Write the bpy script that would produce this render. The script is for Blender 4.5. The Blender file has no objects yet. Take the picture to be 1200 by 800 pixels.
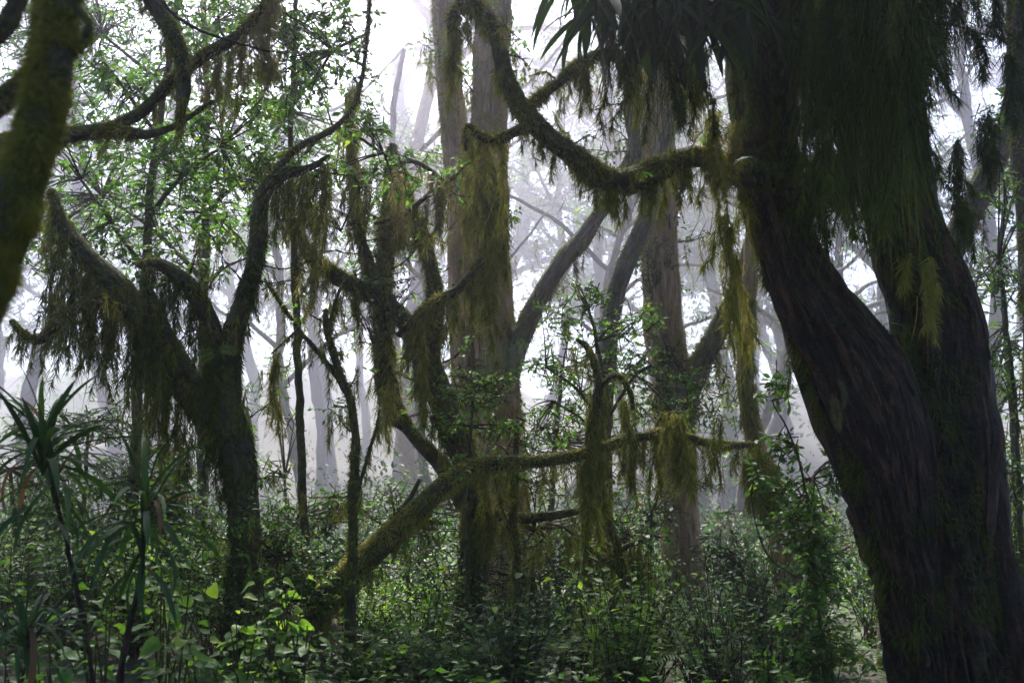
import bpy, math
import numpy as np
from mathutils import Vector, Matrix

# ------------------------------------------------------------------ camera, sky, sun, exposure
scene = bpy.context.scene
COL = scene.collection
rng = np.random.default_rng(11)
PITCH = math.radians(10.0)
CAM = np.array([0.0, 0.0, 1.6])
FPX = 35.0 / 36.0 * 1200.0            # focal length in pixels of the 1200 px wide photograph

cam_data = bpy.data.cameras.new('camera')
cam_data.lens = 35.0
cam_data.sensor_width = 36.0
cam_data.clip_start = 0.05
cam_data.clip_end = 600.0
cam_data.dof.use_dof = True
cam_data.dof.focus_distance = 9.5
cam_data.dof.aperture_fstop = 2.8
cam = bpy.data.objects.new('camera', cam_data)
cam.location = CAM
cam.rotation_euler = (math.pi / 2 + PITCH, 0, 0)
COL.objects.link(cam)
scene.camera = cam

SUN_EL, SUN_AZ = math.radians(58), math.radians(-9)
world = bpy.data.worlds.new('World')
scene.world = world
world.use_nodes = True
wn = world.node_tree
wn.nodes.clear()
sky = wn.nodes.new('ShaderNodeTexSky')
sky.sky_type = 'NISHITA'
sky.sun_disc = False
sky.sun_elevation = SUN_EL
sky.sun_rotation = SUN_AZ
sky.air_density = 1.0
sky.dust_density = 3.0
hs = wn.nodes.new('ShaderNodeHueSaturation')      # an overcast sky: the same sky, greyer
hs.inputs['Saturation'].default_value = 1.3
bg = wn.nodes.new('ShaderNodeBackground')
bg.inputs['Strength'].default_value = 0.09
wo = wn.nodes.new('ShaderNodeOutputWorld')
wn.links.new(sky.outputs[0], hs.inputs['Color'])
wn.links.new(hs.outputs[0], bg.inputs[0])
wn.links.new(bg.outputs[0], wo.inputs[0])

sun_data = bpy.data.lights.new('sun', 'SUN')
sun_data.energy = 5.0
sun_data.angle = math.radians(11)
sun_data.color = (1.0, 0.97, 0.94)
sun = bpy.data.objects.new('sun', sun_data)
sdir = Vector((math.sin(SUN_AZ) * math.cos(SUN_EL), math.cos(SUN_AZ) * math.cos(SUN_EL), math.sin(SUN_EL)))
sun.rotation_euler = sdir.to_track_quat('Z', 'Y').to_euler()
COL.objects.link(sun)

scene.view_settings.view_transform = 'Standard'
scene.view_settings.look = 'None'
scene.view_settings.gamma = 1.0
scene.view_settings.exposure = 2.35
HAZE_DENSITY = 0.0041

scene.render.engine = 'CYCLES'
cy = scene.cycles
cy.max_bounces = 4
cy.diffuse_bounces = 2
cy.glossy_bounces = 1
cy.transmission_bounces = 2
cy.volume_bounces = 1
cy.transparent_max_bounces = 4
cy.use_denoising = True
cy.denoiser = 'OPENIMAGEDENOISE'
cy.use_adaptive_sampling = True
cy.adaptive_threshold = 0.02
cy.sample_clamp_indirect = 4.0
cy.caustics_reflective = False
cy.caustics_refractive = False

# ------------------------------------------------------------------ helpers: points, noise, meshes
CP, SP = math.cos(PITCH), math.sin(PITCH)

def P(x, y, d):
    """world point that stands d metres in front of the camera, at photo pixel x, y"""
    r, u = (x - 600.0) / FPX * d, (400.0 - y) / FPX * d
    return np.array([r, d * CP - u * SP, CAM[2] + d * SP + u * CP])

def U(d):
    return d / FPX

def _hash(i, j, k, seed):
    h = (i.astype(np.int64) * 374761393 + j.astype(np.int64) * 668265263 + k.astype(np.int64) * 2147483647 + seed * 974711) & 0xFFFFFFFF
    h = ((h ^ (h >> 13)) * 1274126177) & 0xFFFFFFFF
    h = (h ^ (h >> 16)) & 0xFFFFFFFF
    return h.astype(np.float64) / 4294967295.0 * 2 - 1

def vnoise(p, seed=0):
    p = np.asarray(p, float)
    f = np.floor(p); t = p - f; t = t * t * (3 - 2 * t)
    i, j, k = f[..., 0], f[..., 1], f[..., 2]
    out = 0
    for a in (0, 1):
        wa = t[..., 0] if a else 1 - t[..., 0]
        for b in (0, 1):
            wb = t[..., 1] if b else 1 - t[..., 1]
            for c in (0, 1):
                wc = t[..., 2] if c else 1 - t[..., 2]
                out = out + wa * wb * wc * _hash(i + a, j + b, k + c, seed)
    return out

def fbm(p, seed=0, o=3):
    p = np.asarray(p, float); s = 0; a = 0.6
    for q in range(o):
        s = s + a * vnoise(p * (2.03 ** q), seed + q); a *= 0.5
    return s

def norm(v):
    return v / np.maximum(np.linalg.norm(v, axis=-1, keepdims=True), 1e-9)

def mesh_of(name, V, F, mat, var=None, bk=None, smooth=False):
    V = np.ascontiguousarray(V, np.float32)
    F = np.ascontiguousarray(F, np.int32)
    m = bpy.data.meshes.new(name)
    n, k = F.shape
    m.vertices.add(len(V)); m.vertices.foreach_set('co', V.ravel())
    m.loops.add(n * k); m.loops.foreach_set('vertex_index', F.ravel())
    m.polygons.add(n)
    m.polygons.foreach_set('loop_start', np.arange(0, n * k, k, dtype=np.int32))
    if smooth:
        m.polygons.foreach_set('use_smooth', np.ones(n, bool))
    if var is not None:
        a = m.attributes.new('var', 'FLOAT', 'POINT'); a.data.foreach_set('value', np.ascontiguousarray(var, np.float32))
    if bk is not None:
        a = m.attributes.new('bk', 'FLOAT_VECTOR', 'POINT'); a.data.foreach_set('vector', np.ascontiguousarray(bk, np.float32).ravel())
    m.materials.append(mat)
    m.update(calc_edges=True)
    return m

def link(name, mesh, parent=None):
    o = bpy.data.objects.new(name, mesh)
    COL.objects.link(o)
    if parent is not None:
        o.parent = parent
    return o

def tag(o, label, cat, group=None, kind=None):
    o['label'] = label
    o['category'] = cat
    if group: o['group'] = group
    if kind: o['kind'] = kind
    return o

class Geo:
    """collects triangles"""
    def __init__(s): s.v, s.f, s.a, s.n = [], [], [], 0
    def add(s, V, F, A):
        if len(V) == 0: return
        s.v.append(V); s.f.append(F + s.n); s.a.append(A); s.n += len(V)
    def mesh(s, name, mat, origin):
        if s.n == 0: return None
        return mesh_of(name, np.concatenate(s.v) - origin, np.concatenate(s.f), mat, np.concatenate(s.a))

# ------------------------------------------------------------------ materials
def new_mat(name):
    m = bpy.data.materials.new(name); m.use_nodes = True
    nt = m.node_tree; nt.nodes.clear()
    return m, nt, nt.nodes.new('ShaderNodeOutputMaterial')

def ramp(nt, stops):
    r = nt.nodes.new('ShaderNodeValToRGB')
    e = r.color_ramp.elements
    while len(e) < len(stops): e.new(0.5)
    for el, (p, c) in zip(e, stops):
        el.position = p; el.color = (*c, 1)
    return r

def attr(nt, name):
    a = nt.nodes.new('ShaderNodeAttribute'); a.attribute_name = name
    return a

def leaf_material(name, stops, trans, rough=0.55, spec=0.3, tmix=0.45):
    m, nt, out = new_mat(name)
    a = attr(nt, 'var')
    r = ramp(nt, stops); nt.links.new(a.outputs['Fac'], r.inputs[0])
    p = nt.nodes.new('ShaderNodeBsdfPrincipled')
    p.inputs['Roughness'].default_value = rough
    p.inputs['Specular IOR Level'].default_value = spec
    nt.links.new(r.outputs[0], p.inputs['Base Color'])
    t = nt.nodes.new('ShaderNodeBsdfTranslucent')
    mx = nt.nodes.new('ShaderNodeMix'); mx.data_type = 'RGBA'; mx.blend_type = 'MULTIPLY'
    mx.inputs[0].default_value = 1.0
    nt.links.new(r.outputs[0], mx.inputs[6]); mx.inputs[7].default_value = (*trans, 1)
    nt.links.new(mx.outputs[2], t.inputs['Color'])
    s = nt.nodes.new('ShaderNodeMixShader'); s.inputs[0].default_value = tmix
    nt.links.new(p.outputs[0], s.inputs[1]); nt.links.new(t.outputs[0], s.inputs[2])
    nt.links.new(s.outputs[0], out.inputs['Surface'])
    return m

def moss_material(name, stops, tmix=0.35):
    m, nt, out = new_mat(name)
    a = attr(nt, 'var')
    r = ramp(nt, stops); nt.links.new(a.outputs['Fac'], r.inputs[0])
    d = nt.nodes.new('ShaderNodeBsdfDiffuse'); t = nt.nodes.new('ShaderNodeBsdfTranslucent')
    nt.links.new(r.outputs[0], d.inputs['Color']); nt.links.new(r.outputs[0], t.inputs['Color'])
    s = nt.nodes.new('ShaderNodeMixShader'); s.inputs[0].default_value = tmix
    nt.links.new(d.outputs[0], s.inputs[1]); nt.links.new(t.outputs[0], s.inputs[2])
    nt.links.new(s.outputs[0], out.inputs['Surface'])
    return m

def bark_material(name, c_dark, c_mid, c_light, moss=0.5, mossc=((0.035, 0.045, 0.010), (0.10, 0.10, 0.025))):
    """bark ridges along the stem ('bk' = position round and along the stem), moss where the noise and the upper side favour it"""
    m, nt, out = new_mat(name)
    L = nt.links.new
    a = attr(nt, 'bk')
    mp = nt.nodes.new('ShaderNodeMapping'); mp.inputs['Scale'].default_value = (14, 14, 2.2)
    L(a.outputs['Vector'], mp.inputs[0])
    n1 = nt.nodes.new('ShaderNodeTexNoise'); n1.inputs['Scale'].default_value = 1.6; n1.inputs['Detail'].default_value = 7; n1.inputs['Roughness'].default_value = 0.65
    L(mp.outputs[0], n1.inputs['Vector'])
    r1 = ramp(nt, [(0.30, c_dark), (0.5, c_mid), (0.70, c_light)]); L(n1.outputs[0], r1.inputs[0])
    n2 = nt.nodes.new('ShaderNodeTexNoise'); n2.inputs['Scale'].default_value = 2.6; n2.inputs['Detail'].default_value = 5; n2.inputs['Roughness'].default_value = 0.7
    L(a.outputs['Vector'], n2.inputs['Vector'])
    g = nt.nodes.new('ShaderNodeNewGeometry'); sx = nt.nodes.new('ShaderNodeSeparateXYZ'); L(g.outputs['Normal'], sx.inputs[0])
    ad = nt.nodes.new('ShaderNodeMath'); ad.operation = 'MULTIPLY_ADD'; ad.inputs[1].default_value = 0.16
    L(sx.outputs['Z'], ad.inputs[0]); L(n2.outputs[0], ad.inputs[2])
    rr = ramp(nt, [(max(0.0, 0.64 - 0.4 * moss), (0, 0, 0)), (max(0.05, 0.78 - 0.4 * moss), (1, 1, 1))]); L(ad.outputs[0], rr.inputs[0])
    n3 = nt.nodes.new('ShaderNodeTexNoise'); n3.inputs['Scale'].default_value = 28; n3.inputs['Detail'].default_value = 4
    L(a.outputs['Vector'], n3.inputs['Vector'])
    r3 = ramp(nt, [(0.3, mossc[0]), (0.7, mossc[1])]); L(n3.outputs[0], r3.inputs[0])
    mx = nt.nodes.new('ShaderNodeMix'); mx.data_type = 'RGBA'
    L(rr.outputs[0], mx.inputs[0]); L(r1.outputs[0], mx.inputs[6]); L(r3.outputs[0], mx.inputs[7])
    p = nt.nodes.new('ShaderNodeBsdfPrincipled'); p.inputs['Roughness'].default_value = 0.85
    p.inputs['Specular IOR Level'].default_value = 0.25
    L(mx.outputs[2], p.inputs['Base Color'])
    sm = nt.nodes.new('ShaderNodeMath'); sm.operation = 'MULTIPLY_ADD'; sm.inputs[1].default_value = 0.6
    L(n3.outputs[0], sm.inputs[0]); L(n1.outputs[0], sm.inputs[2])
    b = nt.nodes.new('ShaderNodeBump'); b.inputs['Strength'].default_value = 1.0; b.inputs['Distance'].default_value = 0.045
    L(sm.outputs[0], b.inputs['Height']); L(b.outputs[0], p.inputs['Normal'])
    L(p.outputs[0], out.inputs['Surface'])
    return m

M = {}
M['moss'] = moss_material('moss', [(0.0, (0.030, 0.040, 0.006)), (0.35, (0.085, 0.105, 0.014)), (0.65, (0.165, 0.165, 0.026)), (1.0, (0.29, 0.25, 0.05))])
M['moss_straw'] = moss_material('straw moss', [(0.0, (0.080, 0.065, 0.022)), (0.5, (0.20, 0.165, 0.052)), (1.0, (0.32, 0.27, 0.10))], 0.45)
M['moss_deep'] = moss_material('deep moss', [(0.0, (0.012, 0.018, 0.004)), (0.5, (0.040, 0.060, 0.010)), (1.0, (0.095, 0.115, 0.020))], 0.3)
M['moss_grey'] = moss_material('grey beard lichen', [(0.0, (0.07, 0.07, 0.040)), (0.5, (0.13, 0.125, 0.065)), (1.0, (0.20, 0.18, 0.09))], 0.45)
M['leaf'] = leaf_material('leaf green', [(0.0, (0.020, 0.058, 0.010)), (0.55, (0.050, 0.125, 0.016)), (0.9, (0.095, 0.185, 0.020)), (1.0, (0.17, 0.21, 0.025))], (1.55, 1.5, 0.9))
M['leaf_bright'] = leaf_material('leaf young green', [(0.0, (0.040, 0.090, 0.016)), (0.6, (0.085, 0.160, 0.022)), (1.0, (0.19, 0.26, 0.035))], (1.7, 1.8, 0.9), tmix=0.5)
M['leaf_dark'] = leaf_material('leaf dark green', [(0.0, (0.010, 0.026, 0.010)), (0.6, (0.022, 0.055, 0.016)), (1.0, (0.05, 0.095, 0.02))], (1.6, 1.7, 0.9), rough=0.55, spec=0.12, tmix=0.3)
M['leaf_pale'] = leaf_material('leaf grey green', [(0.0, (0.040, 0.070, 0.035)), (0.6, (0.080, 0.125, 0.055)), (1.0, (0.15, 0.19, 0.09))], (1.5, 1.6, 1.0), rough=0.6, spec=0.18)
M['dead_leaf'] = leaf_material('dead leaf', [(0.0, (0.05, 0.032, 0.018)), (1.0, (0.16, 0.10, 0.045))], (1.3, 1.1, 0.8), rough=0.7)
M['bark_mossy'] = bark_material('mossy bark', (0.012, 0.009, 0.006), (0.032, 0.025, 0.017), (0.075, 0.058, 0.04), 0.62, ((0.022, 0.028, 0.005), (0.085, 0.088, 0.016)))
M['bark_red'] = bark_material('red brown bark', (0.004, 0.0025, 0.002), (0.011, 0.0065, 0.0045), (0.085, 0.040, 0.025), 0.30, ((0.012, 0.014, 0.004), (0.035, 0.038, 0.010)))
M['bark_pale'] = bark_material('pale bark', (0.08, 0.048, 0.028), (0.23, 0.145, 0.085), (0.38, 0.27, 0.18), 0.46, ((0.09, 0.07, 0.012), (0.28, 0.185, 0.04)))
M['bark_grey'] = bark_material('grey bark', (0.04, 0.032, 0.028), (0.10, 0.080, 0.068), (0.18, 0.15, 0.13), 0.45)
M['twig'] = moss_material('twig bark', [(0.0, (0.020, 0.014, 0.010)), (0.6, (0.050, 0.037, 0.024)), (1.0, (0.085, 0.070, 0.035))], 0.0)

# ------------------------------------------------------------------ geometry generators
def spline(pts, step_px=6.0):
    """Catmull-Rom through (x, y, d, r) control points -> world centres and radii"""
    A = np.array(pts, float)
    A = np.vstack([2 * A[0] - A[1], A, 2 * A[-1] - A[-2]])
    A[:, 3] = np.maximum(A[:, 3], 0.3)
    out = []
    for i in range(1, len(A) - 2):
        p0, p1, p2, p3 = A[i - 1:i + 3]
        n = max(2, int(np.hypot(*(p2 - p1)[:2]) / step_px))
        t = (np.arange(n) / n)[:, None]
        out.append(0.5 * ((2 * p1) + (p2 - p0) * t + (2 * p0 - 5 * p1 + 4 * p2 - p3) * t ** 2 + (3 * p1 - p0 - 3 * p2 + p3) * t ** 3))
    out.append(A[-2][None])
    S = np.concatenate(out)
    C = np.array([P(x, y, d) for x, y, d, r in S])
    R = np.maximum(S[:, 3], 0.4) * S[:, 2] / FPX
    return C, R

def frames(C):
    T = np.gradient(C, axis=0); T = norm(T)
    N = np.zeros_like(T)
    ref = np.array([0, -1.0, 0.15]) if abs(T[0][1]) < 0.9 else np.array([1.0, 0, 0])
    n = ref - T[0] * ref.dot(T[0]); N[0] = n / np.linalg.norm(n)
    for i in range(1, len(C)):
        n = N[i - 1] - T[i] * N[i - 1].dot(T[i]); N[i] = n / max(np.linalg.norm(n), 1e-9)
    return T, N, np.cross(T, N)

def tube_geo(C, R, sides=12, lump=0.14, ridge=0.06, seed=0, wob=0.25, flute=0, crack=0):
    n = len(C)
    rm = max(np.median(R), 1e-3)
    if wob:
        w = np.stack([fbm(C / (rm * 6) + k * 17.3, seed + k) for k in range(3)], 1)
        C = C + w * (rm * wob)
    T, N, B = frames(C)
    s = np.concatenate([[0], np.cumsum(np.linalg.norm(np.diff(C, axis=0), axis=1))])
    th = np.arange(sides) / sides * 2 * math.pi
    ct, st = np.cos(th), np.sin(th)
    D = N[:, None, :] * ct[None, :, None] + B[:, None, :] * st[None, :, None]
    base = C[:, None, :] + D * R[:, None, None]
    f = 1 + lump * fbm(base / (rm * 1.6), seed + 5)
    q = np.stack(np.broadcast_arrays(ct[None] * 2.6, st[None] * 2.6, (s / (rm * 5))[:, None]), -1)
    f = f + ridge * 2 * fbm(q, seed + 9)
    if flute:
        q2 = np.stack(np.broadcast_arrays(ct[None] * 1.3, st[None] * 1.3, (s / (rm * 9))[:, None]), -1)
        f = f + flute * vnoise(q2, seed + 3)
    if crack:                                           # long fissures between bark ridges
        q3 = np.stack(np.broadcast_arrays(ct[None] * 5.5, st[None] * 5.5, (s / (rm * 2.6))[:, None]), -1)
        q3 = q3 + 0.35 * np.stack([vnoise(q3 * 1.7, seed + 40 + k) for k in range(3)], -1)
        f = f - crack * (1 - np.minimum(1, np.abs(fbm(q3, seed + 21)) * 4.5)) + 0.5 * crack * fbm(base / (rm * 0.22), seed + 33)
    V = C[:, None, :] + D * (R[:, None] * f)[..., None]
    bk = np.stack(np.broadcast_arrays(ct[None] * R[:, None], st[None] * R[:, None], s[:, None]), -1)
    i = np.arange(n - 1)[:, None] * sides; j = np.arange(sides)[None]; j2 = (j + 1) % sides
    F = np.stack([i + j, i + j2, i + sides + j2, i + sides + j], -1).reshape(-1, 4)
    V = V.reshape(-1, 3); bk = bk.reshape(-1, 3)
    # closed rounded end
    e = len(V); V = np.vstack([V, C[-1] + T[-1] * R[-1] * 0.7, C[0] - T[0] * R[0] * 0.3]); bk = np.vstack([bk, bk[-1], bk[0]])
    k = (n - 1) * sides
    j = np.arange(0, sides, 2)
    capF = np.stack([k + j, k + (j + 1) % sides, k + (j + 2) % sides, np.full_like(j, e)], -1)
    capS = np.stack([(j + 2) % sides, (j + 1) % sides, j, np.full_like(j, e + 1)], -1)
    F = np.vstack([F, capF, capS])
    return V, F, bk, C, T

def strands(base, dirs, length, width, droop, var, levels=2, curl=0.15):
    """tapering moss strands: strips of 2*levels+1 vertices"""
    n = len(base)
    if n == 0: return np.zeros((0, 3)), np.zeros((0, 3), int), np.zeros(0)
    length = np.broadcast_to(length, n)[:, None]; width = np.broadcast_to(width, n)[:, None]
    droop = np.broadcast_to(droop, n)[:, None]
    side = norm(np.cross(dirs, rng.normal(size=(n, 3))))
    bend = rng.normal(size=(n, 3)) * curl
    down = np.array([0, 0, -1.0])
    Vs, K = [], 2 * levels + 1
    for l in range(levels):
        t = l / levels
        c = base + (dirs * t + (down * droop + bend) * t * t) * length
        w = width * (1 - 0.45 * t) * 0.5
        Vs += [c - side * w, c + side * w]
    Vs.append(base + (dirs + down * droop + bend) * length)
    V = np.stack(Vs, 1).reshape(-1, 3)
    F = []
    for l in range(levels - 1):
        a = 2 * l
        F += [[a, a + 1, a + 3], [a, a + 3, a + 2]]
    a = 2 * (levels - 1); F.append([a, a + 1, a + 2])
    F = (np.array(F)[None] + (np.arange(n) * K)[:, None, None]).reshape(-1, 3)
    return V, F, np.repeat(np.clip(var, 0, 1), K)

def pendants(G, anchors, L, Rr, unit, dens=1.0, tone=0.5, spread=0.25):
    """shaggy hanging tufts: short drooping strands set round a swaying axis, thick above and ragged below"""
    for a, l, r in zip(anchors, L, Rr):
        n = int(max(10, 0.72 * dens * (l / unit) * (0.9 + 0.28 * r / unit)))
        t = rng.random(n) ** 0.85
        sway = rng.normal(size=2) * 0.09 * l
        ph = rng.random() * 6.3; wl = rng.uniform(2.0, 5.0)
        kx = vnoise(np.stack([t * l / (unit * 22), np.full(n, ph * 3), np.zeros(n)], 1), 6); ky = vnoise(np.stack([t * l / (unit * 22), np.full(n, ph * 5), np.ones(n)], 1), 7)
        ax = np.stack([sway[0] * t ** 2 + 0.9 * r * kx, sway[1] * t ** 2 + 0.9 * r * ky, -l * t], 1) + a
        lump = 0.65 + 0.75 * vnoise(np.stack([t * l / (r * 2.2 + 1e-6), np.full(n, ph), np.zeros(n)], 1), 4)
        prof = 0.8 * r * np.clip(1.05 - t, 0, 1) ** 0.75 * lump * (0.55 + 0.45 * np.minimum(1, t * 5))
        phi = rng.random(n) * 2 * math.pi
        out = np.stack([np.cos(phi), np.sin(phi), np.zeros(n)], 1)
        ra = rng.random(n) ** 0.6
        b = ax + out * (prof * ra * 0.75)[:, None]
        al = rng.normal(1.0, 0.42, n)
        d = out * np.cos(al)[:, None] - np.array([0, 0, 1.0]) * np.sin(al)[:, None]
        ln = unit * rng.uniform(5, 13, n) * (0.7 + 0.5 * r / (8 * unit))
        ln = np.minimum(ln, 0.45 * l + 3 * unit)
        va = tone + rng.normal(0, 0.1) + rng.normal(0, 0.13, n) + 0.18 * (ra - 0.5)
        G.add(*strands(b, d, ln, unit * rng.uniform(0.55, 1.35, n), 0.35, va, 2, 0.28))
        m = max(2, n // 14)                               # a few long trailing threads
        t2 = rng.random(m) * 0.7
        b2 = a + np.stack([sway[0] * t2 ** 2, sway[1] * t2 ** 2, -l * t2], 1) + rng.normal(size=(m, 3)) * r * 0.35
        G.add(*strands(b2, np.tile([0, 0, -1.0], (m, 1)) + rng.normal(size=(m, 3)) * 0.06, l * rng.uniform(0.3, 0.7, m), unit * 0.9, 0.0, np.full(m, tone) + rng.normal(0, 0.1, m), 3, 0.2))

def leaves(pos, d, up, ln, wd, var, fold=0.16, bend=0.12, fine=False, coarse=False):
    n = len(pos)
    if n == 0: return np.zeros((0, 3)), np.zeros((0, 3), int), np.zeros(0)
    d = norm(d); s = norm(np.cross(d, up)); u = np.cross(s, d)
    ln = np.broadcast_to(ln, n)[:, None]; wd = np.broadcast_to(wd, n)[:, None] * 0.5
    if coarse:
        K = 4
        V = np.stack([pos, pos + d * ln * .5 - s * wd, pos + d * ln - u * ln * bend, pos + d * ln * .5 + s * wd], 1).reshape(-1, 3)
        f = [[0, 3, 2], [0, 2, 1]]
    elif fine:
        K = 8
        V = np.stack([pos,
                      pos + d * ln * .3 - s * wd * .92, pos + d * ln * .3 - u * wd * fold * 2, pos + d * ln * .3 + s * wd * .92,
                      pos + d * ln * .66 - s * wd * .78 - u * ln * bend * .4, pos + d * ln * .66 - u * (wd * fold * 2 + ln * bend * .45), pos + d * ln * .66 + s * wd * .78 - u * ln * bend * .4,
                      pos + d * ln - u * ln * bend * 1.4], 1).reshape(-1, 3)
        f = [[0, 2, 1], [0, 3, 2], [1, 2, 5], [1, 5, 4], [2, 3, 6], [2, 6, 5], [4, 5, 7], [5, 6, 7]]
    else:
        K = 5
        V = np.stack([pos, pos + d * ln * .45 - s * wd, pos + d * ln * .45 - u * wd * fold * 2, pos + d * ln * .45 + s * wd, pos + d * ln - u * ln * bend], 1).reshape(-1, 3)
        f = [[0, 2, 1], [0, 3, 2], [1, 2, 4], [2, 3, 4]]
    F = (np.array(f)[None] + (np.arange(n) * K)[:, None, None]).reshape(-1, 3)
    return V, F, np.repeat(np.clip(var, 0, 1), K)

def twigs(A, B, r, sag=0.06, levels=4):
    """thin three sided bent twigs from A to B"""
    n = len(A)
    r = np.broadcast_to(r, n)[:, None]
    D = B - A; L = np.linalg.norm(D, axis=1, keepdims=True); d = norm(D)
    s = norm(np.cross(d, rng.normal(size=(n, 3)))); u = np.cross(d, s)
    bow = (s * rng.normal(size=(n, 1)) + np.array([0, 0, 1.0])) * L * sag
    rows = []
    for l in range(levels):
        t = l / (levels - 1)
        c = A + D * t + bow * 4 * t * (1 - t) * 0.5
        rr = r * (1 - 0.75 * t)
        for k in range(3):
            a = k * 2.0944
            rows.append(c + (s * math.cos(a) + u * math.sin(a)) * rr)
    V = np.stack(rows, 1).reshape(-1, 3); K = levels * 3
    F = []
    for l in range(levels - 1):
        for k in range(3):
            a, b = l * 3 + k, l * 3 + (k + 1) % 3
            F += [[a, b, b + 3], [a, b + 3, a + 3]]
    F = (np.array(F)[None] + (np.arange(n) * K)[:, None, None]).reshape(-1, 3)
    return V, F, np.repeat(rng.random(n), K), bow

def spray(GL, GT, A, B, r, nleaf, ln, wr=0.45, var=(0.45, 0.2), t0=0.25, fine=False, upj=0.45, sag=0.06, coarse=False):
    """twigs from A to B with alternate leaves along them"""
    n = len(A)
    V, F, a, bow = twigs(A, B, r, sag, 2 if coarse else 3)
    GT.add(V, F, a)
    D = B - A; d = norm(D)
    k = np.tile(np.arange(nleaf), n); i = np.repeat(np.arange(n), nleaf)
    t = t0 + (1 - t0) * (k + rng.random(len(k)) * 0.7) / nleaf; t = np.minimum(t, 1.0)
    p = A[i] + D[i] * t[:, None] + bow[i] * (4 * t * (1 - t) * 0.5)[:, None]
    side = norm(np.cross(d, np.array([0, 0, 1.0]) + rng.normal(size=(n, 3)) * 0.3))[i] * np.where(k % 2, 1, -1)[:, None]
    ld = norm(d[i] * 0.55 + side * rng.uniform(0.6, 1.1, (len(k), 1)) + rng.normal(size=(len(k), 3)) * 0.28 + np.array([0, 0, -0.18]))
    up = norm(np.array([0, 0, 1.0]) + rng.normal(size=(len(k), 3)) * upj)
    l = ln * rng.uniform(0.6, 1.2, len(k)) * (1.08 - 0.35 * t)
    tone = np.clip(rng.normal(var[0], var[1] * 0.6, n)[i] + rng.normal(0, var[1], len(k)), 0, 1)
    GL.add(*leaves(p, ld, up, l, l * wr * rng.uniform(0.85, 1.15, len(k)), tone, fine=fine, bend=0.16, coarse=coarse))

# ------------------------------------------------------------------ the ground and the tree builder
def gz(x, y):
    x = np.asarray(x, float); y = np.asarray(y, float)
    q = np.stack([x * 0.22, y * 0.22, np.zeros_like(x)], -1)
    h = 0.22 * fbm(q, 31) + 0.05 * fbm(q * 5, 8)
    t = np.clip((y - 85) / 145, 0, 1); h = h + 28.0 * t * t * (3 - 2 * t) * (1 + 0.25 * vnoise(q * 0.3, 5))
    h = h + 0.55 * np.exp(-((x + 2.4) ** 2 / 1.6 + (y - 10.2) ** 2 / 2.5))
    h = h + 0.5 * np.exp(-((x + 4.6) ** 2 / 5 + (y - 9.5) ** 2 / 6))
    return h

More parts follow.
